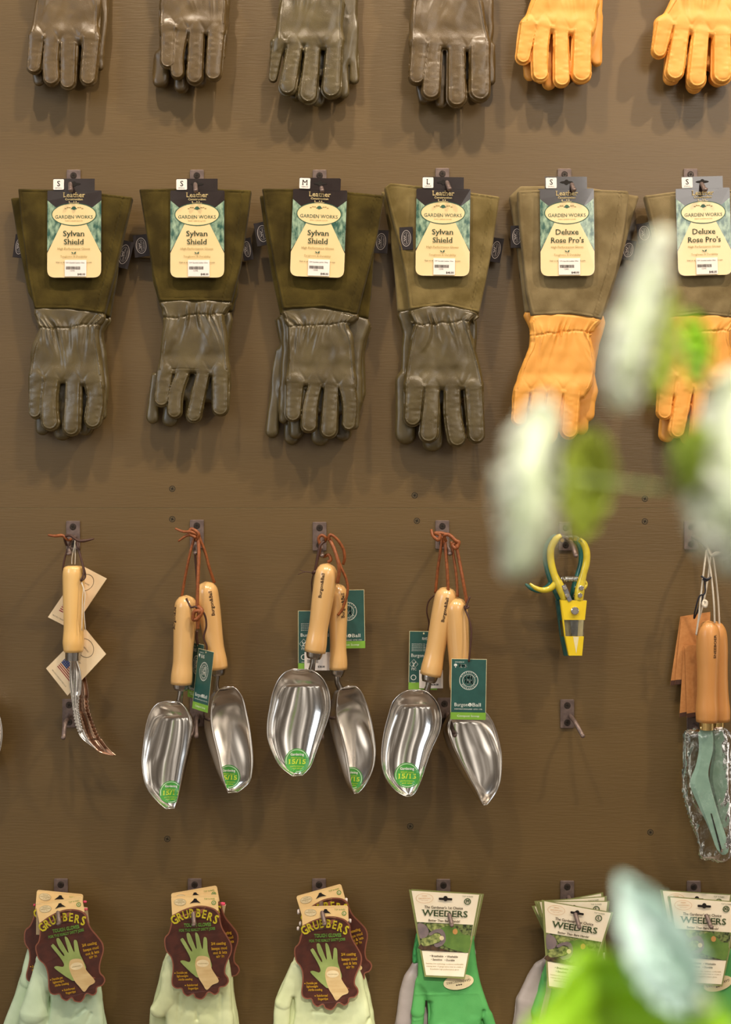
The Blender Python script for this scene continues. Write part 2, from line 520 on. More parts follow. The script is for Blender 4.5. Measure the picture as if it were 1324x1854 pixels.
# ------------------------------------------------------------------ wall
Z = lambda py: CZ - (py - CY) / 1000.0
def wall():
    b = MB()
    b.T = None
    # upper and lower sheet meet in a thin open joint
    w = MB(); w.box(-1600, 2900, -900, 919.4, -18, 0, 0); wall_ = w.build('wall_back', M['wall'])
    wall_['kind'] = 'structure'
    w = MB(); w.box(-1600, 2900, 921.0, 2604, -18, 0, 0)
    w.build('lower_panel', M['wall'], wall_, label='lower sheet of the painted wall')
    w = MB(); w.box(-1600, 2900, 919.2, 921.2, -18, -0.7, 0)
    w.build('joint', M['seam'], wall_, label='pale line between the wall sheets')
    for (x, y) in ((312, 885), (312, 940), (751, 897), (755, 943), (1168, 903), (1168, 944), (743, 1496), (303, 1519), (1178, 1507), (-140, 890), (-140, 940)):
        s = MB(); s.prism(ell(x, y, 4.6, 4.6, 20), -1, 0.5, 0); s.ring(x, y, 5.6, 5.6, 0.9, 0.1, 1, 20)
        for a in (0.4, 0.4 + math.pi / 2):
            c, q = math.cos(a), math.sin(a)
            s.poly([(x - 3 * c - .7 * q, y - 3 * q + .7 * c), (x + 3 * c - .7 * q, y + 3 * q + .7 * c), (x + 3 * c + .7 * q, y + 3 * q - .7 * c), (x - 3 * c + .7 * q, y - 3 * q - .7 * c)], 0.6, 1)
        s.build('screw', [M['screw_painted'], M['recess']], wall_)
    f = MB(); f.add([(-1600, 2604, 0), (2900, 2604, 0), (2900, 2604, 3800), (-1600, 2604, 3800)], [(0, 1, 2, 3)])
    o = f.build('floor', M['floor']); o['kind'] = 'structure'
wall()

# ------------------------------------------------------------------ hooks
def make_hook(label):
    r = thing('wall_hook', 662, 927, 0, label, 'hook', 'metal peg hooks screwed to the wall')
    b = MB(); X, Y = 662, 927
    b.prism(round_poly([(X - 12.5, Y - 18), (X + 12.5, Y - 18), (X + 12.5, Y + 34), (X - 12.5, Y + 34)], 2.2), 0, 3.2, 0)
    pl = b.build('plate', [M['iron']], r)
    bv = pl.modifiers.new('bevel', 'BEVEL'); bv.width = 0.0008; bv.segments = 2
    for dy in (-7, 24):
        s = MB(); s.tube([(X, Y + dy, 3), (X, Y + dy, 4.2)], [5, 4.2], 0, 20)
        s.ring(X, Y + dy, 6, 6, 0.8, 3.35, 1, 24)
        for a in (0.25, 0.25 + math.pi / 2):
            c, q = math.cos(a), math.sin(a)
            s.poly([(X - 3 * c - .7 * q, Y + dy - 3 * q + .7 * c), (X + 3 * c - .7 * q, Y + dy + 3 * q + .7 * c), (X + 3 * c + .7 * q, Y + dy + 3 * q - .7 * c), (X - 3 * c + .7 * q, Y + dy - 3 * q - .7 * c)], 4.3, 1)
        s.build('screw', [M['screw'], M['recess']], r)
    b = MB()
    P = smooth_line([(X, Y + 13, 2), (X, Y + 15, 14), (X, Y + 18, 34), (X, Y + 21, 54), (X, Y + 27, 66), (X, Y + 36, 76), (X, Y + 44, 82), (X, Y + 48, 88), (X, Y + 45, 93)], 5)
    b.tube(P, [3.9] * (len(P) - 3) + [3.8, 3.2, 2.0], 0, 14)
    arm = b.build('arm', [M['iron']], r, smooth=True)
    return r
HOOKS = [  # x, y of the plate centre, arm lean in degrees, label
    (126, -294, 0, 'metal wall hook above the first olive gloves of the top row'),
    (348, -294, 0, 'metal wall hook above the second olive gloves of the top row'),
    (570, -294, 0, 'metal wall hook above the third olive gloves of the top row'),
    (815, -294, 0, 'metal wall hook above the fourth olive gloves of the top row'),
    (1022, -294, 0, 'metal wall hook above the first yellow gloves of the top row'),
    (1262, -294, 0, 'metal wall hook above the yellow gloves in the top right corner'),
    (134, 326, 18, 'metal wall hook holding the leftmost long gauntlet gloves'),
    (357, 326, 12, 'metal wall hook holding the second pair of dark green cuffed gauntlets from the left'),
    (579, 326, 10, 'metal wall hook holding the gauntlet gloves with the size M tag'),
    (801, 323, 11, 'metal wall hook holding the gauntlet gloves with the size L tag'),
    (1022, 324, 6, 'metal wall hook holding the complete yellow handed gauntlets'),
    (1250, 324, 8, 'metal wall hook holding the yellow handed gauntlets cut by the right edge'),
    (133, 961, 16, 'metal wall hook holding the two curved serrated weeding knives'),
    (357, 959, 12, 'metal wall hook holding the leftmost complete pair of steel scoops'),
    (579, 963, 10, 'metal wall hook holding the middle pair of steel scoops'),
    (801, 960, 12, 'metal wall hook holding the rightmost pair of steel scoops'),
    (1024, 963, 8, 'metal wall hook holding the yellow pruning shears'),
    (1251, 961, 20, 'metal wall hook holding the bagged tools with white cords'),
    (126, 1283, 3, 'small wall hook half hidden behind the serrated knife blades'),
    (357, 1281, 8, 'empty wall hook hidden between the leftmost complete pair of scoops'),
    (579, 1283, 8, 'empty wall hook hidden behind the middle pair of scoops'),
    (805, 1281, 20, 'empty wall hook between the rightmost pair of scoops'),
    (1027, 1284, 26, 'bare wall hook with nothing on it below the pruning shears'),
    (1256, 1300, 0, 'wall hook mostly hidden behind the bagged tools and brown cards'),
    (111, 1608, 22, 'metal wall hook holding the leftmost brown carded pale green gloves'),
    (353, 1608, 13, 'metal wall hook holding the middle brown carded pale green gloves'),
    (578, 1608, 18, 'metal wall hook holding the rightmost brown carded pale green gloves'),
    (803, 1609, 14, 'metal wall hook holding the cream carded green gloves of size M'),
    (1027, 1612, 12, 'metal wall hook holding the fanned stack of cream carded gloves'),
    (1256, 1612, 14, 'metal wall hook holding the cream carded gloves of size XL'),
    (-90, 961, 4, 'metal wall hook just beyond the left edge holding a scoop'),
]
proto = None
def kids(o): return [c for c in COL.objects if c.parent == o]
for (x, y, lean, lab) in HOOKS:
    if proto is None:
        proto = make_hook(lab); h = proto; ch = kids(proto)
        p_ch = ch
    else:
        h = proto.copy(); COL.objects.link(h)
        ch = []
        for c in p_ch:
            q = c.copy(); COL.objects.link(q); q.parent = h; ch.append(q)
    h['label'] = lab
    p = world_xyz([(x, y, 0)], 0)[0]; h.location = p
    for q in ch:
        if q.name.startswith('arm'):
            q.rotation_euler = (0, -math.radians(lean), 0)
            q.scale = (1, 0.62, 0.9) if 1200 < y < 1400 else (1, 0.88, 0.86)

# ------------------------------------------------------------------ gauntlet gloves
def woven_tab(parent, x, y, w, h, d, rot=0.0, dref=40):
    b = MB(); a = math.radians(rot); c, s = math.cos(a), math.sin(a)
    b.T = lambda V: np.stack([x + V[:, 0] * c + V[:, 1] * s, y - V[:, 0] * s + V[:, 1] * c, d + V[:, 2] + 1.2 * np.sin(V[:, 0] / 6.0)], 1)
    xs = np.linspace(-w / 2, w / 2, 6)
    for i in range(5): b.box(xs[i], xs[i + 1], -h / 2, h / 2, 0, 1.4, 0)
    b.ring(0, 0, w * 0.36, h * 0.36, 1.0, 1.9, 1, 32)
    b.ring(0, 0, w * 0.25, h * 0.27, 0.4, 1.9, 1, 32)
    b.text('GARDEN WORKS', 1.4, 0, 2.2, 1.9, 1, True, rot=90, width=h * 0.46)
    b.text('GLOVES', 5.0, 0, 1.6, 1.9, 1, rot=90, width=h * 0.3)
    for k in range(5): b.ellipse(-3.2 + (k % 2) * 1.2, -4 + 2 * k, 0.9, 1.2, 1.9, 1, 8)
    return b.build('fabric_label', [M['tab'], M['tab_ink']], parent, dref)

def leather_glove(root, C, cuff, palm, fingers, d, mats, seed=1, front=True, wrist=None, T=9, folds=1.0, tabs=(), curl=0.0, creases=()):
    s = C.s
    P = C(*palm)
    F = []
    for f in fingers:
        (a,), (b,) = C((f[0], f[1])), C((f[2], f[3]))
        F.append((a[0], a[1], b[0], b[1], f[4] / s, f[5] / s) + tuple(f[6:]))
    yw = None if wrist is None else C.oy + wrist / s
    cr = [(C.ox + c[0] / s, C.oy + c[1] / s, C.ox + c[2] / s, C.oy + c[3] / s, c[4], c[5]) for c in creases]
    if not creases:  # pucker lines run up from each crotch between the fingers
        srt = sorted(F, key=lambda q: q[0])
        for a, b in zip(srt[:-1], srt[1:]):
            mx = (a[0] + a[4] + b[0] - b[4]) / 2; my = min(a[1], b[1]) - 2
            cr += [(mx, my, mx - 12, my - 20, -1.0, 2.4), (mx, my, mx + 11, my - 17, -0.8, 2.2), (mx, my, mx + 1, my + 8, 2.2, 2.6)]
    g = sculpt('glove', mats[0], root, d, smooth_loop(P, 3), F, T=T, R=8, depth=d, res=1.2 if front else 2.0,
               seed=seed, wrist=yw, folds=folds, seams=front, creases=cr, curl=curl, fl=0.66)
    if cuff:
        sculpt('cuff', mats[1], g, d, round_poly(C(*cuff), 3), (), T=T + 0.8, R=5, depth=d, res=1.8 if front else 2.4,
               seed=seed + 50, folds=0.55, hem=front)
    for (tx, ty, tw, th, td, rot) in tabs:
        (q,) = C((tx, ty)); woven_tab(g, q[0], q[1], tw, th, td, rot, d)
    return g

def barcode(b, x0, x1, y0, y1, d, m, seed=3):
    rs = random.Random(seed); x = x0
    while x < x1:
        w = rs.choice((0.35, 0.6, 0.9)); b.poly([(x, y0), (x + w, y0), (x + w, y1), (x, y1)], d, m); x += w + rs.choice((0.4, 0.7))

def gauntlet_tag(root, x, y, d, size, lines, rot=0.0, sans=False, lean=-0.015):
    """hang card; frame of the card is the enlarged photograph's, hole at (0, 0)"""
    k = 1 / 2.878; a = math.radians(rot); c, s = math.cos(a), math.sin(a)
    def T(V):
        X, Y = V[:, 0] * k, V[:, 1] * k
        bow = 0.8 * ((X / 45.0) ** 2)
        return np.stack([x + X * c + Y * s, y - X * s + Y * c, d + V[:, 2] - lean * Y - bow], 1)
    b = MB(); b.T = T
    body = round_poly([(-140, 33), (143, 33), (143, 490), (-140, 490)], [12, 12, 42, 42], 6)
    # the card is cut in strips across so that it can bow
    def strip(pts, d0, m, thick=None):
        xs = np.linspace(min(p[0] for p in pts), max(p[0] for p in pts), 9)
        if thick: b.prism(pts, d0 - thick, d0, m)
        else: b.poly(pts, d0, m)
    neck = [(-108, -28), (-34, -28), (-34, -8), (34, -8), (34, -28), (107, -28), (107, 36), (-108, 36)]
    strip([(-108, -28), (107, -28), (107, 36), (-108, 36)], 0.0, 0, 0.6)
    strip(body, 0.0, 0, 0.6)
    b.poly([(-139, 34), (142, 34), (142, 88), (62, 170), (-62, 170), (-139, 88)], 0.12, 0)
    for sg in (-1, 1):
        b.poly([(sg * 140 + 1, 86), (sg * 62, 150), (sg * 60, 215), (sg * 140 + 1, 352)], 0.15, 2)
    b.poly(round_poly([(-60, 200), (60, 200), (142, 362), (142, 489), (-139, 489), (-139, 362)], [0, 0, 0, 41, 41, 0], 6), 0.22, 1)
    b.ellipse(0, 160, 118, 60, 0.35, 3); b.ellipse(0, 160, 113, 55.5, 0.5, 1)
    # eyelet the hook passes through
    b.poly(ell(0, 0, 34, 7, 20), 0.2, 6); b.poly(ell(0, 0, 12, 14, 20), 0.22, 6)
    for t in np.linspace(-44, 44, 9): b.poly(ell(t, 128 + 5 * math.cos(t / 9), 5.5, 2.6, 10), 0.7, 3 if abs(t) < 16 else 5)
    b.ellipse(0, 127, 11, 9, 0.75, 3, 16)
    q = 0.8
    b.text('Leather', 0, 70, 24, q, 7, True, width=114, bold=0.8)
    b.text('Construction', 0, 86, 10, q, 7, True, width=92, bold=0.8)
    b.poly([(-26, 100), (26, 100), (26, 102), (-26, 102)], q, 7)
    for t in (-24, 0, 11): b.poly(ell(t, 94, 3, 3, 8), q, 7)
    b.text('GARDEN WORKS', 0, 181, 17, q, 3, True, width=196)
    b.text('FINEST GARDEN GLOVES', 0, 196, 5, q, 5, width=92)
    b.text(lines[0], 0, 273, 27, q, 3, True, width=lines[2], bold=0.35)
    b.text(lines[1], 0, 316, 27, q, 3, True, width=lines[3], bold=0.35)
    b.text('High Performance Gloves', 0, 344, 11, q, 5, width=168)
    b.poly([(-14, 356), (-4, 359), (0, 366), (-9, 364)], q, 3); b.poly([(1, 367), (3, 358), (12, 354), (10, 364)], q, 3)
    b.text('Toughness & Durability', 0, 384, 10, q, 5, width=140)
    b.text('Visit us at: www.gardenworksgloves.com', 0, 414, 8, q, 4, width=186)
    t = b.build('hang_tag', [M['black'], M['cream'], M['foliage'], M['green_ink'], M['dark_ink'], M['soft_ink'], M['recess'], M['gold_ink']], root, d)
    b = MB(); b.T = T
    b.box(-46, 66, 398, 484, 0.9, 1.3, 0)
    b.text('GW Gauntlet Leather Olive', 8, 416, 7, 1.4, 1, width=96)
    barcode(b, -40, 34, 432, 448, 1.4, 1); b.text('12345', -6, 458, 7, 1.4, 1)
    b.text('$48.00', 40, 478, 10, 1.4, 1, bold=0.6)
    b.build('price_sticker', [M['white'], M['ink']], t, d)
    b = MB(); b.T = T
    b.prism(round_poly([(-108, -24), (-52, -24), (-52, 31), (-108, 31)], 6), 0.9, 1.3, 0)
    b.text(size, -80, 13, 27, 1.4, 1, not sans, bold=0.8)
    b.text({'S': 'SMALL', 'M': 'MEDIUM', 'L': 'LARGE'}[size], -80, 25, 6, 1.4, 1, width=34)
    b.build('size_sticker', [M['white'], M['ink']], t, d)
    return t

def dark_tag(root, x, y, d):
    b = MB(); b.prism([(x - 37, y - 10), (x + 37, y - 10), (x + 37, y + 12), (x + 49, y + 12), (x + 49, y + 160), (x - 49, y + 160), (x - 49, y + 12), (x - 37, y + 12)], d, d + 0.6)
    return b.build('hang_tag', [M['black'], ], root, d)

A = crop(0, 290, 2.878); B = crop(440, 290, 2.878); D = crop(864, 290, 2.878)
DG = (M['leather'], M['suede_dark']); MG = (M['leather'], M['suede_mid']); YG = (M['leather_tan'], M['suede_grey'])
SY = ('Sylvan', 'Shield', 112, 104); DX = ('Deluxe', "Rose Pro's", 118, 172)

r = thing('gauntlet_gloves', 134, 338, 46, 'leftmost long olive leather gloves with dark green suede cuffs and size S tag', 'gloves', 'long leather gauntlet gloves')
leather_glove(r, A, [(60, 200), (350, 190), (640, 300), (620, 560), (575, 820), (400, 800), (210, 800), (150, 690), (100, 430)],
              [(200, 800), (400, 790), (575, 820), (540, 900), (555, 1020), (560, 1250), (400, 1300), (200, 1300), (190, 1000), (215, 890)],
              [(225, 1250, 222, 1400, 38, 34), (325, 1250, 327, 1422, 40, 40), (440, 1250, 442, 1396, 40, 40), (528, 1200, 528, 1325, 30, 30)], 20, DG, 11, False,
              tabs=((104, 450, 20, 42, 22, -8), (650, 494, 26, 50, 24, -14)))
leather_glove(r, A, [(98, 152), (400, 162), (694, 196), (655, 360), (600, 600), (548, 806), (360, 780), (185, 782), (150, 600), (122, 380)],
              [(186, 776), (360, 770), (546, 798), (514, 885), (526, 1000), (542, 1120), (540, 1190), (440, 1170), (330, 1160), (230, 1150), (152, 1190), (165, 1020), (205, 885)],
              [(198, 1140, 185, 1308, 46, 38, -2), (272, 1160, 267, 1364, 44, 46, 0, 3), (384, 1170, 377, 1393, 44, 46), (492, 1160, 488, 1353, 50, 46, -1, -4)], 42, DG, 12, True, wrist=872)
gauntlet_tag(r, 134.2, 333, 60.5, 'S', SY, 0)

r = thing('gauntlet_gloves', 357, 338, 46, 'second long olive leather gloves from left, dark green suede cuffs, size S tag', 'gloves', 'long leather gauntlet gloves')
leather_glove(r, A, [(760, 300), (1000, 250), (1262, 250), (1240, 700), (1212, 790), (1000, 800), (860, 830), (800, 640)],
              [(850, 800), (1000, 790), (1204, 790), (1192, 980), (1190, 1250), (960, 1250), (830, 1250), (838, 1000), (880, 860)],
              [(812, 1130, 795, 1338, 26, 34), (905, 1200, 888, 1345, 40, 40), (1010, 1250, 1002, 1330, 40, 40)], 20, DG, 21, False,
              tabs=((738, 448, 27, 40, 22, 6), (1290, 466, 18, 40, 22, 8)))
leather_glove(r, A, [(728, 155), (1000, 150), (1312, 160), (1290, 330), (1255, 560), (1208, 745), (1040, 740), (835, 742), (800, 600), (765, 380)],
              [(836, 736), (1020, 728), (1206, 738), (1172, 815), (1182, 900), (1194, 1050), (1194, 1140), (1080, 1120), (960, 1110), (880, 1120), (822, 1160), (835, 1000), (862, 815)],
              [(862, 1110, 845, 1245, 46, 41, 0), (950, 1120, 912, 1308, 38, 40, 0, 4), (1058, 1120, 1012, 1327, 38, 42, -1), (1150, 1110, 1150, 1290, 48, 46)], 42, DG, 22, True, wrist=812)
gauntlet_tag(r, 357, 333, 60.5, 'S', SY, 0)

r = thing('gauntlet_gloves', 579, 334, 30, 'olive leather gloves behind the size M tagged gauntlets, thumb showing at left', 'gloves', 'long leather gauntlet gloves')
leather_glove(r, B, None, [(200, 800), (640, 830), (630, 1000), (610, 1300), (300, 1350), (175, 1200), (190, 950)],
              [(190, 1000, 152, 1412, 24, 36), (262, 1300, 254, 1446, 40, 38), (400, 1300, 402, 1440, 48, 46), (520, 1300, 522, 1422, 42, 42)], 15, DG, 31, False)
dark_tag(r, 579, 333, 24)
r = thing('gauntlet_gloves', 579, 334, 48, 'long olive leather gauntlet gloves with dark green suede cuffs and a size M tag', 'gloves', 'long leather gauntlet gloves')
leather_glove(r, B, [(88, 190), (400, 175), (700, 230), (670, 700), (655, 830), (400, 800), (195, 810), (150, 600), (110, 350)],
              [(195, 804), (400, 790), (655, 826), (630, 950), (612, 1150), (600, 1300), (400, 1330), (205, 1330), (192, 1200), (207, 900)],
              [(215, 1200, 213, 1348, 28, 26), (275, 1250, 276, 1415, 40, 38), (585, 1150, 572, 1375, 34, 30), (455, 1300, 452, 1405, 44, 40)], 32, DG, 32, False,
              tabs=((104, 385, 27, 42, 34, 10), (720, 424, 25, 42, 30, -4)))
leather_glove(r, B, [(100, 152), (420, 155), (737, 188), (700, 400), (640, 640), (597, 812), (420, 772), (210, 782), (165, 560), (130, 350)],
              [(210, 776), (400, 762), (596, 805), (548, 862), (572, 940), (588, 1100), (590, 1190), (500, 1180), (420, 1180), (330, 1180), (226, 1200), (234, 1050), (228, 870)],
              [(272, 1160, 262, 1320, 52, 45, -1), (375, 1180, 346, 1378, 40, 45, 0, 3), (462, 1180, 448, 1404, 42, 48), (540, 1180, 552, 1372, 48, 38, -1, -4)], 52, DG, 33, True, wrist=858)
gauntlet_tag(r, 580, 332, 70.5, 'M', SY, -2.2)

r = thing('gauntlet_gloves', 801, 330, 46, 'long olive leather gloves with lighter moss suede cuffs and a size L tag', 'gloves', 'long leather gauntlet gloves')
leather_glove(r, B, [(720, 168), (1290, 200), (1260, 500), (1220, 790), (1000, 800), (805, 792), (790, 600), (765, 380)],
              [(812, 786), (1000, 790), (1200, 795), (1215, 1000), (1220, 1200), (1000, 1300), (836, 1300), (822, 1100), (830, 900)],
              [(848, 1150, 848, 1428, 52, 54), (985, 1300, 987, 1470, 52, 50), (1130, 1300, 1120, 1420, 40, 40)], 20, MG, 41, False,
              tabs=((1318, 470, 22, 44, 22, -10),))
leather_glove(r, B, [(735, 150), (765, 124), (1000, 145), (1337, 195), (1300, 450), (1265, 640), (1230, 802), (1050, 762), (866, 786), (845, 600), (800, 400), (758, 240)],
              [(868, 778), (1040, 754), (1229, 796), (1178, 866), (1198, 940), (1238, 1080), (1250, 1200), (1160, 1195), (1060, 1200), (950, 1195), (842, 1210), (852, 1050), (880, 900), (886, 858)],
              [(893, 1180, 884, 1342, 54, 47, -1), (985, 1210, 967, 1424, 42, 51), (1092, 1215, 1115, 1446, 44, 50, 0, 3), (1200, 1190, 1216, 1430, 52, 47)], 42, MG, 42, True, wrist=852,
              tabs=((850, 415, 24, 41, 52, 1),))
gauntlet_tag(r, 803, 330, 60.5, 'L', SY, -0.8)

r = thing('gauntlet_gloves', 1024, 326, 30, 'gauntlets with grey green cuffs behind the fully visible yellow handed ones', 'gloves', 'long leather gauntlet gloves')
leather_glove(r, D, [(165, 196), (222, 140), (500, 135), (842, 192), (810, 300), (740, 560), (664, 800), (450, 810), (250, 800), (225, 600), (185, 300)],
              [(252, 792), (450, 800), (655, 810), (640, 950), (612, 1100), (610, 1250), (400, 1300), (262, 1300), (270, 1000), (275, 880)],
              [(575, 1150, 572, 1322, 38, 38), (545, 1250, 540, 1392, 36, 36), (350, 1250, 350, 1380, 40, 40)], 20, YG, 51, False,
              tabs=((203, 406, 22, 40, 30, 0), (785, 472, 24, 36, 24, -10)))
dark_tag(r, 1024, 330, 30)
r = thing('gauntlet_gloves', 1024, 326, 50, 'gauntlets with yellow leather hands and grey green suede cuffs, fully in view', 'gloves', 'long leather gauntlet gloves')
leather_glove(r, D, [(208, 165), (500, 152), (785, 165), (788, 200), (760, 400), (720, 600), (646, 835), (480, 807), (282, 817), (255, 700), (235, 500), (215, 300)],
              [(284, 810), (470, 800), (644, 828), (592, 900), (608, 1000), (616, 1100), (560, 1240), (450, 1230), (360, 1220), (250, 1220), (192, 1260), (200, 1170), (244, 1040), (285, 950)],
              [(232, 1210, 218, 1345, 44, 40), (322, 1210, 300, 1425, 44, 46), (402, 1210, 374, 1432, 44, 46), (492, 1215, 478, 1405, 48, 49)], 46, YG, 52, True, wrist=905)
gauntlet_tag(r, 1026, 330, 64.5, 'S', DX, 0.5, sans=True)

r = thing('gauntlet_gloves', 1252, 326, 48, 'gauntlets with yellow leather hands and grey green suede cuffs, cut by right edge', 'gloves', 'long leather gauntlet gloves')
leather_glove(r, D, [(890, 220), (1450, 220), (1380, 800), (1150, 815), (1000, 820), (975, 700), (935, 450)],
              [(1000, 810), (1150, 800), (1340, 820), (1340, 1000), (1350, 1300), (1100, 1330), (960, 1300), (950, 1150), (1000, 900)],
              [(1000, 1250, 985, 1430, 40, 38), (1110, 1300, 1100, 1440, 44, 40), (1220, 1300, 1215, 1440, 44, 40)], 20, YG, 61, False,
              tabs=((868, 384, 25, 36, 24, 6),))
leather_glove(r, D, [(866, 190), (1150, 152), (1470, 165), (1440, 400), (1400, 600), (1350, 830), (1150, 810), (990, 830), (965, 700), (930, 450)],
              [(992, 820), (1150, 800), (1348, 820), (1306, 900), (1330, 1020), (1350, 1200), (1250, 1220), (1100, 1220), (1010, 1230), (945, 1210), (950, 1100), (990, 980), (1012, 900)],
              [(990, 1120, 972, 1312, 46, 41), (1080, 1180, 1040, 1408, 50, 42), (1165, 1200, 1148, 1432, 46, 44), (1262, 1200, 1256, 1432, 48, 48), (1345, 1150, 1350, 1350, 44, 42)], 44, YG, 62, True, wrist=900)
gauntlet_tag(r, 1272, 329, 62.5, 'S', DX, 1.5, sans=True)

# ------------------------------------------------------------------ top row: the same kinds of gloves, hands only in the frame
E = crop(0, 0, 2.878); G = crop(440, 0, 2.758); H = crop(880, 0, 2.982)
DB = (M['leather_brown'], M['suede_dark']); DBm = (M['leather_brown'], M['suede_mid'])
def top_pair(lab, C, x, palm, fingers, backf, mats, seed, size, lines, wx0, wx1, backpalm, sgn=1):
    r = thing('gauntlet_gloves', x, -282, 46, lab, 'gloves', 'long leather gauntlet gloves')
    s = C.s
    cuff = [(wx0 - 0.16 * s * 300, -282 * s), (wx1 + 0.16 * s * 300, -280 * s), (wx1 + 10, -62 * s), (wx0 - 10, -62 * s)]
    top = [(wx0 - 6, -62 * s), (wx1 + 6, -62 * s), (wx1 - 18, -34 * s)]
    leather_glove(r, C, [(cuff[0][0] - 30, cuff[0][1] + 40), (cuff[1][0], cuff[1][1] + 40), cuff[2], cuff[3]], backpalm, backf, 20, mats, seed, False)
    leather_glove(r, C, cuff, top + palm + [(wx0 + 18, -34 * s)], fingers, 42, mats, seed + 1, True, wrist=-34 * s)
    gauntlet_tag(r, x, -287, 61, size, lines, 0)
top_pair('olive brown leather gloves in the top row, furthest left, fingertips down', E, 126,
         [(528, 0), (520, 120), (515, 220), (450, 225), (350, 230), (240, 225), (157, 230), (170, 120), (188, 0)],
         [(197, 200, 180, 348, 46, 41), (276, 230, 272, 406, 46, 47, 0, 2), (362, 240, 356, 428, 46, 43, -2), (482, 215, 464, 410, 46, 43)],
         [(522, 200, 518, 345, 22, 24), (198, 370, 203, 420, 34, 29)], DB, 71, 'S', SY, 196, 520, [(220, -260), (540, -260), (540, 300), (380, 330), (200, 330), (190, 0)])
top_pair('olive brown leather gloves second from left in the top row', E, 348,
         [(1186, 0), (1182, 100), (1170, 190), (1060, 180), (960, 180), (900, 170), (836, 190), (830, 80), (834, 0)],
         [(882, 150, 878, 322, 46, 41), (952, 170, 926, 380, 36, 37, 0, 4), (1028, 180, 1016, 400, 42, 46), (1128, 180, 1114, 384, 48, 44)],
         [(845, 300, 838, 414, 44, 44), (945, 370, 944, 448, 38, 37), (1050, 330, 1040, 424, 36, 34)], DB, 73, 'S', SY, 846, 1170, [(850, -260), (1170, -260), (1170, 300), (1000, 330), (840, 330), (850, 0)])
top_pair('olive grey leather gloves third from left in the top row, thumb standing off', G, 570,
         [(508, 0), (500, 120), (495, 240), (400, 250), (310, 240), (220, 240), (165, 260), (172, 120), (186, 0)],
         [(178, 220, 148, 388, 34, 22, -4), (258, 250, 224, 434, 42, 46), (348, 260, 327, 474, 42, 48), (455, 250, 442, 446, 44, 51)],
         [(545, 100, 555, 395, 26, 27), (500, 250, 500, 462, 30, 30), (375, 470, 372, 502, 36, 32), (265, 450, 265, 478, 30, 28)], DG, 75, 'M', SY, 206, 500, [(210, -240), (545, -240), (545, 300), (380, 400), (220, 400), (200, 0)])
top_pair('olive brown leather gloves in the top row, fourth from left beside the yellow ones', G, 815,
         [(1190, 0), (1215, 120), (1230, 260), (1120, 255), (1020, 250), (930, 240), (842, 250), (836, 100), (848, 0)],
         [(882, 230, 868, 386, 48, 43), (955, 250, 938, 456, 42, 49), (1065, 260, 1067, 490, 46, 51), (1182, 250, 1182, 460, 54, 55)],
         [(1235, 240, 1235, 400, 25, 26), (890, 400, 905, 492, 32, 31), (990, 450, 990, 512, 30, 28)], DBm, 77, 'L', SY, 862, 1172, [(870, -240), (1200, -240), (1235, 300), (1050, 440), (880, 400), (860, 0)])
top_pair('bright yellow leather gloves in the top row, left one of the two yellow pairs', H, 1022,
         [(612, 0), (598, 80), (580, 190), (460, 190), (370, 180), (270, 160), (188, 200), (212, 90), (248, 0)],
         [(230, 140, 200, 308, 50, 42), (306, 160, 292, 402, 46, 46, 0, 3), (405, 190, 408, 430, 42, 46), (520, 180, 512, 400, 54, 56)],
         [(600, 100, 598, 330, 30, 29), (235, 300, 236, 404, 30, 31), (345, 400, 342, 450, 38, 36)], YG, 79, 'S', DX, 262, 606, [(280, -240), (600, -240), (600, 250), (440, 380), (240, 350), (250, 0)])
top_pair('bright yellow leather gloves in the top right corner, cut by the picture edge', H, 1262,
         [(1410, 0), (1400, 100), (1390, 200), (1220, 200), (1100, 185), (1000, 160), (915, 200), (955, 90), (1008, 0)],
         [(962, 140, 934, 276, 50, 43), (1052, 160, 1016, 390, 46, 52), (1157, 190, 1135, 430, 48, 53), (1270, 200, 1272, 404, 52, 57), (1385, 100, 1400, 300, 46, 42)],
         [(1005, 300, 1000, 418, 40, 44), (1120, 350, 1125, 458, 44, 46), (1260, 380, 1250, 424, 44, 46)], YG, 81, 'S', DX, 1040, 1370, [(1050, -240), (1370, -240), (1360, 300), (1150, 380), (1010, 330), (1020, 0)])

# ------------------------------------------------------------------ hand tools
M['steel'] = mat('polished_steel', 'efebe6', 0.14, metal=1.0, color2='e4dfd9', nscale=3)
M['steel_dark'] = mat('ferrule_steel', 'a8a39e', 0.24, metal=1.0)
M['steel_warm'] = mat('bronze_toned_steel', 'c0a08a', 0.18, metal=1.0, color2='a88872', nscale=6)
M['beech'] = mat('varnished_beech', 'e3b778', 0.3, color2='d5a25f', nscale=22, stretch=(1, 1, 0.12), coat=0.5, croughness=0.12, bump=0.05, bscale=500)
M['ash'] = mat('oiled_ash_wood', 'd69a58', 0.42, color2='bd7f40', nscale=26, stretch=(1, 1, 0.1), coat=0.2, bump=0.1, bscale=400, lo=0.3, hi=0.7)
M['maple'] = mat('lacquered_maple', 'f0c47c', 0.3, color2='e8b464', nscale=18, stretch=(1, 1, 0.12), coat=0.5, croughness=0.1)
M['thong'] = mat('brown_leather_thong', '9c5728', 0.5, color2='7e421d', nscale=200)
M['thong_dark'] = mat('dark_leather_thong', '4a2c20', 0.55)
M['string'] = mat('white_string', 'e8dcc8', 0.9, bump=0.4, bscale=2500)
M['burn'] = mat('burnt_lettering', '4a321c', 0.7)
M['teal_card'] = mat('teal_card', '26564f', 0.4, color2='224e48', coat=0.15)
M['lime_card'] = mat('lime_card', '7fb23a', 0.45, coat=0.1)
M['sticker_green'] = mat('green_sticker', '3f9a36', 0.35, coat=0.3)
M['lime_ink'] = mat('lime_ink', 'cddc3a', 0.5)
M['white_ink'] = mat('white_ink', 'eef0e6', 0.5)
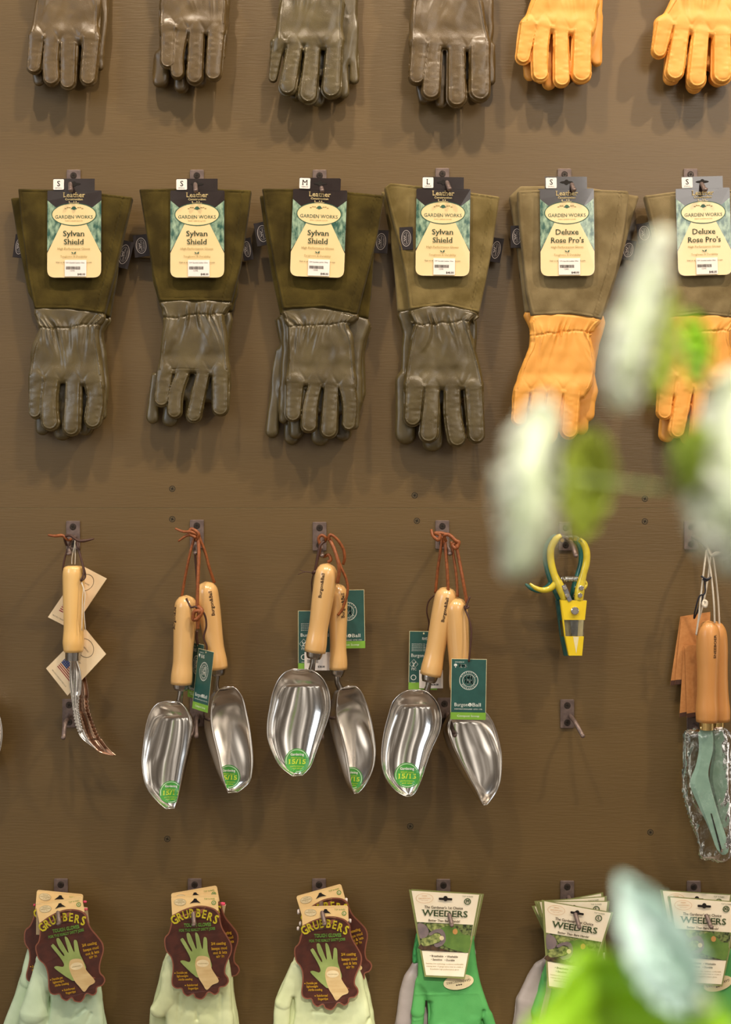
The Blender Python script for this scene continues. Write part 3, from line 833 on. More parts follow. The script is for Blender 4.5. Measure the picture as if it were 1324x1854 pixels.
M['ivory_card'] = mat('ivory_card', 'efd9b4', 0.6, color2='ecd3ab')
M['flag_red'] = mat('flag_red', 'a03434', 0.6)
M['flag_blue'] = mat('flag_blue', '3c4678', 0.6)
M['kraft'] = mat('kraft_card', 'c88a4e', 0.7, color2='bf7f44', nscale=200)
M['kraft_band'] = mat('brown_band', '4e3022', 0.6)
M['teal_steel'] = mat('sage_enamel', '9cbcab', 0.4, color2='90b0a0', coat=0.3)
M['brass'] = mat('brass_ferrule', 'd8b878', 0.22, metal=1.0)
M['yellow_vinyl'] = mat('yellow_vinyl_grip', 'd6c236', 0.3, color2='ccb62e', coat=0.5)
M['teal_vinyl'] = mat('teal_vinyl_grip', '14635a', 0.3, coat=0.5)
M['yellow_card'] = mat('yellow_card', 'e6c81e', 0.45, color2='e2c218')
M['pale_card'] = mat('pale_card', 'e8dcae', 0.5)
M['gun'] = mat('grey_blade', '8c8c92', 0.35, metal=0.6)
M['cable'] = mat('black_tie', '24222c', 0.5)

def film(name, a, tint, bump=0.6, bscale=60):
    m = bpy.data.materials.new(name); m.use_nodes = True
    n, l = m.node_tree.nodes, m.node_tree.links
    out = n['Material Output']; n.remove(n['Principled BSDF'])
    t = n.new('ShaderNodeBsdfTransparent'); t.inputs['Color'].default_value = lin(tint)
    g = n.new('ShaderNodeBsdfGlossy'); g.inputs['Roughness'].default_value = 0.12
    f = n.new('ShaderNodeFresnel'); f.inputs['IOR'].default_value = 1.55
    ad = n.new('ShaderNodeMath'); ad.operation = 'ADD'; ad.inputs[1].default_value = a
    x = n.new('ShaderNodeMixShader'); b = n.new('ShaderNodeBump'); b.inputs['Strength'].default_value = bump; b.inputs['Distance'].default_value = 0.004
    z = n.new('ShaderNodeTexNoise'); z.inputs['Scale'].default_value = bscale; z.inputs['Detail'].default_value = 3; z.inputs['Distortion'].default_value = 1.5
    c = n.new('ShaderNodeTexCoord'); l.new(c.outputs['Object'], z.inputs['Vector'])
    l.new(z.outputs['Fac'], b.inputs['Height']); l.new(b.outputs['Normal'], g.inputs['Normal']); l.new(b.outputs['Normal'], f.inputs['Normal'])
    l.new(f.outputs['Fac'], ad.inputs[0]); l.new(ad.outputs[0], x.inputs['Fac'])
    l.new(t.outputs[0], x.inputs[1]); l.new(g.outputs[0], x.inputs[2]); l.new(x.outputs[0], out.inputs['Surface'])
    return m
M['film'] = film('clear_bag_film', 0.02, 'f8faf8', 0.35, 40)
M['blister'] = film('clear_plastic', 0.02, 'fbfbf6', 0.1)

def handle(root, p0, p1, prof, d, m, name='handle', text=None, tside=-0.35, tpos=0.25, tlen=44, th=5.5, hole=False, burn='burn'):
    """turned handle from p0 (top) to p1; prof lists (distance from top, radius)"""
    x0, y0 = p0; x1, y1 = p1; L = math.hypot(x1 - x0, y1 - y0)
    ts = np.array([q[0] for q in prof], float); rs = np.array([q[1] for q in prof], float)
    T = np.concatenate([np.linspace(0, 0.12, 9) ** 1.4 * (0.12 ** -0.4), np.linspace(0.14, 1, 26)])
    R = np.interp(T, ts, rs)
    k = np.ones(5) / 5
    Rs = np.convolve(np.pad(R, 2, mode='edge'), k, 'valid'); Rs[0] = R[0]; Rs[1] = R[1]; Rs[2] = R[2]; Rs[3] = R[3]
    b = MB(); b.tube([(x0 + (x1 - x0) * t, y0 + (y1 - y0) * t, d) for t in T], Rs, 0, 28)
    h = b.build(name, [m], root, d, smooth=True)
    if text:
        ux, uy = (x1 - x0) / L, (y1 - y0) / L
        b = MB(); ang = math.degrees(math.atan2(-uy, ux)) + 180
        def wrap(V):
            X, Y = V[:, 0] - x0, V[:, 1] - y0
            t = (X * ux + Y * uy) / L; lat = X * -uy + Y * ux
            r = np.interp(t, T, Rs)
            return np.stack([V[:, 0], V[:, 1], d + np.sqrt(np.maximum(r * r - lat * lat, 0)) + 0.35], 1)
        b.T = wrap
        rr = np.interp(tpos, T, Rs); off = tside * rr
        cx = x0 + ux * L * tpos + -uy * off * -1; cy = y0 + uy * L * tpos + ux * off * -1
        b.text(text, cx, cy, th, 0, 0, rot=ang, width=tlen, bold=0.35)
        b.build('lettering', [M[burn]], h, d)
    return h

def spine(root, name, pts, r, m, dref, n=8, flat=1.0, k=6, label=None):
    b = MB(); P = smooth_line(pts, k)
    R = r if np.isscalar(r) else np.interp(np.linspace(0, 1, len(P)), np.linspace(0, 1, len(r)), r)
    b.tube(P, R * 1.22 if 'thong' in name else R, 0, n, flat)
    return b.build(name, [m], root, dref, smooth=True, label=label)

def bowl(root, rows, C, d, depth, skew=0.0, sticker=None, name='scoop_bowl'):
    rows = np.array([(C.oy + y / C.s, C.ox + a / C.s, C.ox + b / C.s) for y, a, b in rows])
    t0 = np.linspace(0, 1, len(rows)); P = np.array(smooth_line([tuple(q) for q in rows], 6))
    n = len(P); t = (P[:, 0] - P[0, 0]) / (P[-1, 0] - P[0, 0])
    s = np.linspace(-1, 1, 33)
    half = (P[:, 2] - P[:, 1]) / 2; mid = (P[:, 2] + P[:, 1]) / 2
    # deep at the closed back, running out flat at the lip
    D = depth * np.clip(np.minimum((t / 0.16) ** 0.5, 1), 0, 1) * (1 - 0.72 * t ** 1.3)
    sk = skew / C.s * np.sin(np.pi * np.clip(t * 0.9 + 0.08, 0, 1)) ** 0.7
    a = s * math.pi / 2
    sec = np.cos(a) ** 0.85; lat = np.sin(a)
    X = mid[:, None] + half[:, None] * lat[None, :] + sk[:, None] * sec[None, :] ** 1.2
    Y = np.repeat(P[:, 0][:, None], len(s), 1) + (depth * 0.12) * sec[None, :] * (1 - t[:, None])
    Z_ = d + 4 - 8 * t[:, None] - D[:, None] * sec[None, :]
    V = np.stack([X, Y, Z_], 2).reshape(-1, 3); k = len(s)
    F = [(i * k + j, i * k + j + 1, (i + 1) * k + j + 1, (i + 1) * k + j) for i in range(n - 1) for j in range(k - 1)]
    F.append(tuple(range(k))[::-1])
    b = MB(); b.add(V, F)
    o = b.build(name, [M['steel']], root, d, smooth=True)
    so = o.modifiers.new('thickness', 'SOLIDIFY'); so.thickness = 0.0012; so.offset = 0
    rim = [tuple(V[i * k]) for i in range(n)] + [tuple(V[i * k + k - 1]) for i in range(n - 1, -1, -1)]
    b = MB(); b.tube(rim[::2], 0.9, 0, 6, closed=True)
    b.build('rolled_rim', [M['steel']], o, d, smooth=True)
    if sticker:
        sx, sy, sr, full = sticker
        sx = C.ox + sx / C.s; sy = C.oy + sy / C.s; sr /= C.s
        LG = np.linspace(-0.96, 0.96, 97); SG = (1 - LG * LG) ** 0.425
        def wrapf(V):
            out = np.empty_like(V)
            for q, (x, y, dd) in enumerate(V):
                i = np.interp(y, P[:, 0], np.arange(n)); h = np.interp(i, np.arange(n), half); mm = np.interp(i, np.arange(n), mid)
                kk = np.interp(i, np.arange(n), sk); Dd = np.interp(i, np.arange(n), D); tt = np.interp(i, np.arange(n), t)
                xs = mm + h * LG + kk * SG ** 1.2
                g = slice(int(np.argmin(xs)), None) if kk < 0 else slice(0, int(np.argmax(xs)) + 1)
                l = float(np.interp(x, xs[g], LG[g]))
                se = max(1 - l * l, 0) ** 0.425
                out[q] = (mm + h * l + kk * se ** 1.2, y + depth * 0.12 * se * (1 - tt), d + 4 - 8 * tt - Dd * se + 1.2 + dd)
            return out
        b = MB(); b.T = wrapf
        def disc(r, dd, m_):
            R_ = [0.001, r * 0.35, r * 0.7, r]; N = 32
            V = [(sx + q * math.cos(2 * math.pi * i / N), sy + q * math.sin(2 * math.pi * i / N), dd) for q in R_ for i in range(N)]
            b.add(V, [(a * N + i, a * N + (i + 1) % N, (a + 1) * N + (i + 1) % N, (a + 1) * N + i) for a in range(3) for i in range(N)], m_)
        disc(sr, 0, 0); b.ring(sx, sy, sr * 0.92, sr * 0.92, 0.8, 0.15, 2, 32)
        b.text('Gardening', sx, sy - sr * 0.42, sr * 0.2, 0.2, 2, width=sr * 1.1, bold=0.3)
        b.text('Which? award', sx, sy - sr * 0.18, sr * 0.12, 0.2, 1, width=sr * 1.0)
        b.text('15/15', sx, sy + sr * 0.26, sr * 0.36, 0.2, 1, True, width=sr * 1.4, bold=0.4)
        b.text('performance', sx, sy + sr * 0.5, sr * 0.12, 0.2, 1, width=sr * 1.1)
        b.text('and value', sx, sy + sr * 0.68, sr * 0.12, 0.2, 1, width=sr * 0.8)
        b.build('round_sticker', [M['sticker_green'], M['lime_ink'], M['white_ink']], o, d)
    return o

def life_tag(root, x, y, d, w=63, h=110, rot=0.0, front=True, sx=1.0, name='hang_tag', yaw=0.0):
    """card hung from its top edge; origin at the middle of the top edge"""
    a = math.radians(rot); c, s = math.cos(a), math.sin(a)
    b = MB()
    b.T = lambda V: np.stack([x + (V[:, 0] * sx) * c + V[:, 1] * s, y - (V[:, 0] * sx) * s + V[:, 1] * c, d + V[:, 2] + yaw * V[:, 0]], 1)
    b.box(-w / 2, w / 2, 0, h, -0.5, 0, 3)
    b.poly([(-w / 2 + .8, .8), (w / 2 - .8, .8), (w / 2 - .8, h), (-w / 2 + .8, h)], 0.1, 0)
    b.poly([(-w / 2, h - 13), (w / 2, h - 13), (w / 2, h), (-w / 2, h)], 0.2, 1)
    b.ellipse(0, 4, 1.6, 1.6, 0.3, 3, 12)
    if front:
        b.text('ENDORSED BY', -w * 0.26, 7, 1.8, 0.3, 2, width=w * 0.26)
        b.text('RHS', -w * 0.17, 16, 6, 0.3, 2, width=13, bold=0.4)
        b.ellipse(-w * 0.38, 11.5, 3, 2.6, 0.3, 2, 12); b.poly([(-w * .38 - .7, 12), (-w * .38 + .7, 12), (-w * .38 + .7, 16), (-w * .38 - .7, 16)], 0.3, 2)
        b.ring(0, 39, 17, 17, 0.9, 0.3, 2, 40); b.ring(0, 39, 11.6, 11.6, 0.7, 0.3, 2, 36)
        for i, ch in enumerate('GUARANTEE'):
            t = math.radians(150 - i * 15); b.text(ch, 14.2 * math.cos(t), 39 - 14.2 * math.sin(t) + 1, 2.3, 0.3, 2, rot=math.degrees(t) - 90)
            t = math.radians(210 + i * 15); b.text(ch, 14.2 * math.cos(t), 39 - 14.2 * math.sin(t) + 1, 2.3, 0.3, 2, rot=math.degrees(t) + 90)
        b.text('LIFE', 0, 37.5, 6.2, 0.3, 2, width=14, bold=0.5); b.text('TIME', 0, 45.5, 6.2, 0.3, 2, width=16, bold=0.5)
        b.text('Burgon', -13, 86, 6.2, 0.3, 2, width=24); b.ellipse(3, 83, 3.2, 3.2, 0.3, 2, 16); b.text('&', 3, 85, 3.4, 0.35, 0); b.text('Ball', 15, 86, 6.2, 0.3, 2, width=15)
        b.text('SHEFFIELD ENGLAND  ESTD 1730', 0, 92, 2.0, 0.3, 2, width=50)
        b.text('Compost Scoop', 0, h - 5, 3.4, 0.3, 2, width=40)
    else:
        b.text('RHS', 2, 16, 5, 0.3, 2, width=9)
        for q in range(5): b.text('guaranteed for life against faults', 0, 24 + 3 * q, 1.6, 0.3, 2, width=w * 0.82)
        b.text('Burgon & Ball', 0, 47, 6, 0.3, 2, width=w * 0.84)
        b.ring(-w * 0.33, 60, 8, 9, 0.6, 0.3, 2, 4)
        b.poly([(-w * .38, 56), (-w * .36, 56), (-w * .3, 64), (-w * .33, 65)], 0.3, 2); b.poly([(-w * .38, 63), (-w * .25, 54), (-w * .25, 56), (-w * .37, 65)], 0.3, 2)
        b.text('FSC', -w * 0.32, 71, 4, 0.3, 2)
        b.ring(-w * 0.33, 84, 5, 5, 1.2, 0.3, 2, 20); b.text('www', -w * 0.33, 94, 2.4, 0.3, 2)
    t = b.build(name, [M['teal_card'], M['lime_card'], M['white_ink'], M['pale_card']], root, d)
    return t
def price_label(tag, x, y, w, h, d, root_d):
    b = MB(); b.box(x, x + w, y, y + h, d, d + 0.5, 0)
    b.text('GARDEN SCOOP', x + w * 0.4, y + h * 0.28, 2.2, d + 0.6, 1, width=w * 0.6)
    barcode(b, x + 5, x + w * 0.55, y + h * 0.4, y + h * 0.6, d + 0.6, 1)
    b.text('$28.00', x + w * 0.66, y + h * 0.85, 3.2, d + 0.6, 1, bold=0.3)
    b.build('price_sticker', [M['white'], M['ink']], tag, root_d)

HP = [(0, 0.01), (0.012, 0.4), (0.03, 0.66), (0.06, 0.88), (0.1, 1.0), (0.3, 1.0), (0.5, 0.93), (0.7, 0.85), (0.82, 0.86), (0.9, 0.98), (0.96, 1.0), (1.0, 0.9)]
def scoop(lab, hx, hy, C, h0, h1, r, ferr, rod, rows, d, depth, skew, sticker, text=True, wood='beech', tside=-0.3, tl=44):
    root = thing('garden_scoop', hx, hy, d, lab, 'scoop', 'steel compost scoops with wooden handles')
    (p0,), (p1,) = C(h0), C(h1)
    handle(root, p0, p1, [(a, b * r) for a, b in HP], d, M[wood], text='Burgon&Ball' if text else None, tside=tside, tlen=tl)
    (a,), (c) = C(ferr[:2]), C(ferr[2:4]); c = c[0]
    b = MB(); b.tube([(a[0], a[1], d), (a[0] + (c[0] - a[0]) * .15, a[1] + (c[1] - a[1]) * .15, d), (a[0] + (c[0] - a[0]) * .7, a[1] + (c[1] - a[1]) * .7, d), (c[0], c[1], d)], [ferr[4], ferr[4] + .4, ferr[4] - 1, ferr[4] - 3], 0, 26)
    b.build('ferrule', [M['steel_dark']], root, d, smooth=False)
    pts = [(*C(q)[0], d + (0, -1, -5, -12)[min(i, 3)]) for i, q in enumerate(rod)]
    spine(root, 'neck', pts, [5.2] * (len(pts) - 1) + [6.5], M['steel_dark'], d, 16)
    bowl(root, rows, C, d, depth, skew, sticker)
    return root

# weeding knives on the leftmost hook of the tool row
K = crop(60, 920, 3.86)
def knife(lab, d, dx, outline, light, tooth):
    r = thing('weeding_knife', 133, 963, d, lab, 'garden knife', 'serrated weeding knives')
    if light:
        p0, p1 = K((284, 402))[0], K((282, 1004))[0]
        handle(r, p0, p1, [(0, 10), (0.01, 16), (0.03, 18.6), (0.08, 20), (0.5, 18.6), (0.72, 17.2), (0.8, 18.2), (0.9, 20), (0.96, 19.4), (1, 15.5)], d, M['maple'])
        f0, f1 = K((278, 1000))[0], K((276, 1062))[0]
        b = MB(); b.tube([(*f0, d), (*f1, d)], [13.6, 13.4], 0, 26); b.tube([(f0[0] + 1, f0[1] + 8, d + 12), (f0[0] + 1, f0[1] + 8, d + 15)], 2, 0, 12)
        b.build('ferrule', [M['steel_dark']], r, d)
    else:
        p0, p1 = K((300, 425))[0], K((305, 1010))[0]
        handle(r, p0, p1, [(0, 9), (0.03, 15), (0.5, 14), (0.9, 14), (1, 12)], d, M['maple'])
    P = K(*outline[0]); Q = K(*outline[1])       # left edge and right edge, top to tip
    P = smooth_line(P, 6); Q = smooth_line(Q, 6); n = 60
    rs = lambda L_: np.stack([np.interp(np.linspace(0, 1, n), np.linspace(0, 1, len(L_)), [q[i] for q in L_]) for i in (0, 1)], 1)
    P, Q = rs(P), rs(Q)
    if tooth:
        for i in range(n):
            t = i / n
            if 0.34 < t < 0.72:
                if i % 2: Q[i] += (-2.4, 0.6)
            if 0.48 < t < 0.75 and i % 2: P[i] += (2.0, -0.6)
    k = 9; V = []
    for i in range(n):
        for j in range(k):
            s = j / (k - 1); x = P[i] * (1 - s) + Q[i] * s; w = np.linalg.norm(Q[i] - P[i])
            V.append((x[0], x[1], d - 0.42 * w * math.sin(math.pi * s)))
    b = MB(); b.add(V, [(i * k + j, i * k + j + 1, (i + 1) * k + j + 1, (i + 1) * k + j) for i in range(n - 1) for j in range(k - 1)])
    o = b.build('blade', [M['steel'] if light else M['steel_warm']], r, d, smooth=True)
    so = o.modifiers.new('thickness', 'SOLIDIFY'); so.thickness = 0.0012; so.offset = 0
    return r
k1 = knife('serrated weeding knife with pale wooden handle, in front of the other knife', 62, 0,
      ([(262, 1064), (254, 1150), (258, 1250), (275, 1380), (284, 1470), (310, 1560), (350, 1620), (436, 1682)],
       [(306, 1064), (332, 1150), (336, 1260), (320, 1370), (326, 1440), (345, 1530), (385, 1620), (442, 1682)]), True, True)
k2 = knife('serrated weeding knife behind the front one, bronze toned blade curving to the right', 34, 0,
      ([(290, 1064), (300, 1150), (310, 1280), (312, 1400), (330, 1480), (370, 1600), (450, 1700), (560, 1732)],
       [(318, 1064), (362, 1160), (386, 1270), (396, 1400), (430, 1510), (470, 1600), (525, 1678), (578, 1728)]), False, True)
def kpts(L_): return [(60 + x / 3.86, 920 + y / 3.86, d) for x, y, d in L_]
for seg in ([(276, 205, 66), (235, 320, 68), (216, 410, 68), (208, 470, 60)], [(308, 215, 66), (338, 320, 72), (368, 440, 78), (352, 500, 82)], [(300, 215, 66), (345, 350, 74), (376, 470, 74), (350, 505, 82)]):
    spine(k1, 'thong', kpts(seg), 1.5, M['thong_dark'], 62)
spine(k1, 'thong', kpts([(268, 205, 60), (250, 225, 74), (215, 192, 78), (160, 194, 78), (112, 188, 76)]), [1.8, 1.8, 2.4, 2.2, 1.4], M['thong'], 70)
spine(k1, 'thong', kpts([(230, 260, 66), (226, 205, 76), (270, 190, 80), (315, 222, 80), (360, 228, 80), (430, 213, 74)]), [1.8, 2, 2, 2, 2.6, 1], M['thong_dark'], 70)
spine(k1, 'string', kpts([(278, 390, 70), (282, 340, 72), (300, 250, 72), (300, 210, 70), (300, 260, 70), (304, 340, 72), (300, 392, 70)]), 0.8, M['string'], 62)
spine(k1, 'string', kpts([(346, 520, 80), (362, 560, 82), (356, 640, 82), (352, 850, 82)]), 0.8, M['string'], 70)
spine(k1, 'string', kpts([(350, 515, 80), (374, 600, 82), (366, 700, 82), (372, 850, 76)]), 0.8, M['string'], 70)
def ivory_tag(root, corners, d, tilt):
    P = K(*corners); b = MB(); b.prism(P, d - 0.5, d, 0)
    O = np.array(P[0]); U_ = (np.array(P[1]) - O); V_ = (np.array(P[3]) - O)
    at = lambda u, v: tuple(O + U_ * u + V_ * v)
    ang = math.degrees(math.atan2(-V_[1], -V_[0])) ; ang = math.degrees(math.atan2(V_[1], -V_[0])) 
    pe = [at(0.42 + 0.3 * math.cos(t), 0.22 + 0.15 * math.sin(t)) for t in np.linspace(0, 2 * math.pi, 28, endpoint=False)]
    pi_ = [at(0.42 + 0.285 * math.cos(t), 0.22 + 0.14 * math.sin(t)) for t in np.linspace(0, 2 * math.pi, 28, endpoint=False)]
    b.add([(x, y, d + 0.1) for x, y in pe + pi_], [(i, (i + 1) % 28, 28 + (i + 1) % 28, 28 + i) for i in range(28)], 1)
    rot = -math.degrees(math.atan2(U_[1], U_[0]))
    x, y = at(0.42, 0.24); b.text('GARDENWORKS', x, y, 2.6, d + 0.1, 1, True, rot=rot, width=19)
    x, y = at(0.45, 0.48); b.text('Root Slayer', x, y, 3.6, d + 0.1, 1, rot=rot, width=24)
    x, y = at(0.5, 0.94); b.text('PROUDLY MADE IN THE U.S.A.', x, y, 2.2, d + 0.1, 1, True, rot=rot, width=40)
    q = lambda u0, u1, v0, v1, dd, m: b.poly([at(u0, v0), at(u1, v0), at(u1, v1), at(u0, v1)], dd, m)
    for i in range(7): q(0.2, 0.8, 0.6 + i * 0.034, 0.6 + i * 0.034 + 0.018, d + 0.1, 2)
    q(0.2, 0.46, 0.6, 0.72, d + 0.2, 3)
    for i in range(12):
        x, y = at(0.23 + 0.06 * (i % 4), 0.62 + 0.035 * (i // 4)); b.ellipse(x, y, 0.5, 0.5, d + 0.3, 4, 6)
    b.build('hang_tag', [M['ivory_card'], M['dark_ink'], M['flag_red'], M['flag_blue'], M['white_ink']], root, d)
ivory_tag(k2, [(345, 404), (515, 492), (275, 850), (103, 762)], 30, 0)
ivory_tag(k1, [(365, 842), (510, 1020), (240, 1310), (90, 1120)], 46, 0)

# scoops
S = crop(240, 920, 3.253); S3 = crop(470, 920, 3.435); S5 = crop(680, 920, 3.3125)
def pp(C, L_): return [(C.ox + x / C.s, C.oy + y / C.s, d) for x, y, d in L_]
s1 = scoop('steel scoop left in the leftmost complete pair, lip lowest, sticker cut by its right rim', 357, 962, S, (318, 512), (288, 1036), 20.5,
      (288, 1034, 284, 1072, 14.8), [(284, 1068), (280, 1110), (272, 1150)],
      [(1135, 205, 250), (1150, 150, 290), (1200, 108, 326), (1280, 82, 346), (1420, 62, 322), (1520, 57, 300), (1640, 80, 278), (1720, 135, 262), (1775, 195, 243)], 70, 44, 60, (216, 1684, 66, 0), tside=-0.75)
s2 = scoop('steel scoop right in the leftmost complete pair, higher and behind the green tag', 357, 962, S, (430, 432), (500, 948), 20.5,
      (500, 946, 504, 985, 14), [(500, 980), (492, 1030), (490, 1080)],
      [(1050, 545, 595), (1070, 510, 620), (1120, 480, 652), (1200, 468, 672), (1300, 475, 692), (1450, 510, 708), (1550, 528, 704), (1620, 542, 685), (1680, 562, 615)], 50, 42, -135, (560, 1592, 70, 0), tside=0.55)
s3 = scoop('steel scoop left in the middle pair, wide bowl facing out with full round sticker', 579, 966, S3, (425, 342), (345, 895), 20.5,
      (343, 893, 336, 936, 14.8), [(335, 930), (330, 975), (322, 1015)],
      [(1000, 210, 290), (1020, 160, 350), (1070, 116, 402), (1150, 82, 434), (1250, 62, 438), (1330, 50, 420), (1430, 52, 384), (1530, 84, 348), (1610, 130, 318), (1670, 205, 262)], 76, 44, 10, (230, 1582, 76, 0), tside=-0.1)
s4 = scoop('steel scoop right in the middle pair, turned so its dark outside shows at left', 579, 966, S3, (487, 470), (490, 1002), 17.5,
      (490, 1000, 484, 1045, 12.2), [(484, 1040), (484, 1080), (502, 1125)],
      [(1105, 550, 595), (1130, 500, 625), (1180, 485, 652), (1290, 482, 688), (1430, 520, 715), (1520, 542, 722), (1620, 558, 708), (1720, 570, 662), (1778, 590, 612)], 46, 40, -135, (572, 1690, 70, 0), tside=0.7)
s5 = scoop('steel scoop left in the rightmost pair, bowl facing out with full round sticker', 801, 964, S5, (435, 472), (330, 1002), 20.5,
      (328, 1000, 320, 1042, 14.8), [(320, 1036), (316, 1070), (305, 1108)],
      [(1088, 220, 270), (1105, 160, 315), (1160, 105, 368), (1240, 78, 394), (1340, 52, 384), (1450, 38, 336), (1540, 40, 305), (1620, 62, 280), (1700, 125, 245), (1732, 185, 215)], 62, 46, 8, (192, 1614, 76, 0), tside=0.2)
s6 = scoop('steel scoop right in the rightmost pair, hidden above by the big green tag', 801, 964, S5, (478, 535), (512, 1085), 21.5,
      (512, 1083, 520, 1125, 14.8), [(520, 1118), (526, 1160), (536, 1205)],
      [(1190, 530, 590), (1215, 480, 650), (1260, 455, 690), (1330, 442, 722), (1420, 470, 745), (1500, 508, 757), (1620, 570, 752), (1700, 612, 728), (1760, 636, 688), (1784, 650, 668)], 66, 46, -120, None, text=False)
s0 = scoop('steel scoop at the far left, only its right rim inside the picture', -90, 966, crop(-180, 920, 3.4), (300, 400), (345, 950), 20.5,
      (345, 948, 350, 990, 14.8), [(350, 985), (356, 1030), (370, 1080)],
      [(1070, 340, 400), (1100, 300, 460), (1150, 280, 520), (1250, 290, 600), (1350, 320, 624), (1440, 350, 622), (1530, 380, 600), (1600, 420, 570), (1660, 480, 520)], 50, 44, -40, None)
spine(s0, 'thong', [(-90, 968, 66), (-95, 1000, 62), (-95, 1045, 60)], 2.0, M['thong'], 55)
# cords and tags
T_ = M['thong']; TD = M['thong_dark']
spine(s1, 'thong', pp(S, [(372, 160, 74), (345, 260, 76), (315, 390, 70), (288, 520, 62)]), 2.0, T_, 66)
spine(s1, 'thong', pp(S, [(385, 160, 76), (395, 260, 84), (392, 420, 90), (386, 590, 88)]), 2.6, T_, 76)
spine(s2, 'thong', pp(S, [(392, 160, 60), (430, 260, 56), (452, 350, 52), (478, 440, 42)]), 2.2, T_, 52)
spine(s2, 'thong', pp(S, [(378, 170, 60), (372, 280, 56), (378, 400, 50), (378, 480, 44)]), 1.8, TD, 52)
spine(s1, 'thong', pp(S, [(376, 190, 80), (392, 150, 84), (350, 122, 84), (340, 150, 84), (376, 172, 84), (330, 158, 82), (270, 195, 78)]), [2, 2.4, 2.4, 2.4, 2.4, 2.2, 1.4], T_, 78)
spine(s1, 'thong', pp(S, [(398, 165, 80), (350, 140, 86), (300, 138, 82), (252, 120, 78)]), [2.2, 2.2, 2, 1.4], T_, 78)
spine(s1, 'thong', pp(S, [(386, 580, 90), (412, 600, 96), (395, 640, 96), (362, 655, 94), (368, 610, 96), (400, 605, 98), (388, 650, 92), (384, 710, 88)]), 3.0, T_, 88)
spine(s1, 'thong', pp(S, [(318, 530, 86), (345, 580, 88), (380, 580, 92), (425, 620, 90), (436, 690, 86), (420, 760, 84), (436, 810, 82), (434, 850, 80)]), 1.5, TD, 84)
spine(s2, 'thong', pp(S, [(398, 540, 64), (420, 528, 66), (440, 540, 66), (480, 532, 62)]), 1.5, TD, 60)
spine(s2, 'thong', pp(S, [(384, 720, 70), (380, 760, 66), (386, 800, 62)]), 2.2, TD, 60)
life_tag(s1, 240 + 434 / 3.253, 920 + 836 / 3.253, 84, w=63, h=110, rot=-6, sx=0.52, yaw=0.5)
life_tag(s2, 240 + 384 / 3.253, 920 + 796 / 3.253, 60, w=63, h=100, rot=-4, sx=0.44, yaw=0.5)

spine(s3, 'thong', pp(S3, [(345, 400, 68), (360, 320, 74), (378, 240, 78), (368, 190, 80), (388, 168, 82), (412, 185, 80), (405, 210, 74)]), 2.2, T_, 72)
spine(s3, 'thong', pp(S3, [(405, 205, 78), (380, 230, 82), (366, 290, 82), (352, 370, 80), (345, 400, 76)]), 2.2, TD, 72)
spine(s3, 'thong', pp(S3, [(425, 180, 78), (460, 240, 86), (490, 330, 92), (496, 400, 90), (485, 465, 84)]), 2.6, T_, 80)
spine(s3, 'thong', pp(S3, [(430, 200, 82), (440, 165, 86), (480, 190, 84), (520, 250, 80), (530, 310, 76), (520, 350, 72)]), 2.2, T_, 76)
spine(s4, 'thong', pp(S3, [(440, 190, 70), (470, 260, 76), (505, 360, 80), (540, 440, 78), (548, 520, 74), (520, 620, 68), (488, 668, 66)]), 2.0, T_, 70)
spine(s4, 'thong', pp(S3, [(380, 290, 62), (400, 300, 66), (430, 290, 70), (445, 320, 72), (425, 335, 72)]), 2.4, T_, 64)
spine(s3, 'thong', pp(S3, [(332, 405, 76), (345, 395, 80), (352, 405, 76)]), 2.6, TD, 76)
for dx, dy in ((240, 412), (250, 384), (262, 402)): spine(s3, 'thong', pp(S3, [(335, 402, 78), (290, 396, 78), (dx, dy, 76)]), 0.5, TD, 76)
spine(s3, 'thong', pp(S3, [(335, 410, 60), (325, 470, 56), (332, 560, 50), (340, 640, 36)]), 1.0, TD, 50)
t4 = life_tag(s4, 470 + 545 / 3.435, 920 + 508 / 3.435, 30, w=62, h=106, rot=1.0)
t3 = life_tag(s3, 470 + 343 / 3.435, 920 + 638 / 3.435, 34, w=60, h=108, rot=0, front=False)
price_label(t3, 470 + 280 / 3.435, 920 + 895 / 3.435, 46, 33, 35, 34)

spine(s5, 'thong', pp(S5, [(400, 170, 66), (388, 260, 64), (372, 380, 58), (362, 510, 48)]), 2.2, T_, 56)
spine(s5, 'thong', pp(S5, [(410, 170, 68), (420, 260, 74), (430, 400, 76), (436, 535, 72)]), 2.4, T_, 66)
spine(s6, 'thong', pp(S5, [(455, 200, 70), (470, 300, 72), (484, 400, 74), (492, 530, 74)]), 2.0, T_, 70)
spine(s6, 'thong', pp(S5, [(482, 215, 74), (505, 330, 78), (525, 440, 82), (548, 570, 78)]), 2.4, T_, 74)
spine(s5, 'thong', pp(S5, [(335, 130, 76), (345, 165, 82), (375, 190, 84), (385, 160, 84), (355, 150, 84), (395, 150, 84), (430, 160, 84)]), [2, 2.6, 2.8, 2.8, 2.6, 2.6, 2.4], T_, 76)
spine(s6, 'thong', pp(S5, [(425, 200, 78), (412, 165, 84), (440, 160, 86), (480, 195, 88), (498, 205, 88), (482, 240, 88), (462, 222, 86), (490, 200, 86)]), [2, 2.6, 2.8, 2.8, 2.8, 2.8, 2.6, 2.2], T_, 80)
spine(s5, 'thong', pp(S5, [(350, 520, 58), (318, 560, 50), (308, 620, 46), (322, 690, 40), (318, 738, 34)]), 1.1, TD, 46)
spine(s6, 'thong', pp(S5, [(568, 530, 88), (540, 600, 90), (560, 590, 90), (535, 595, 86), (560, 660, 92), (574, 740, 94), (566, 850, 94), (560, 920, 92)]), 1.5, TD, 90)
t5 = life_tag(s5, 680 + 290 / 3.3125, 920 + 738 / 3.3125, 20, w=52, h=106, rot=-1, front=False)
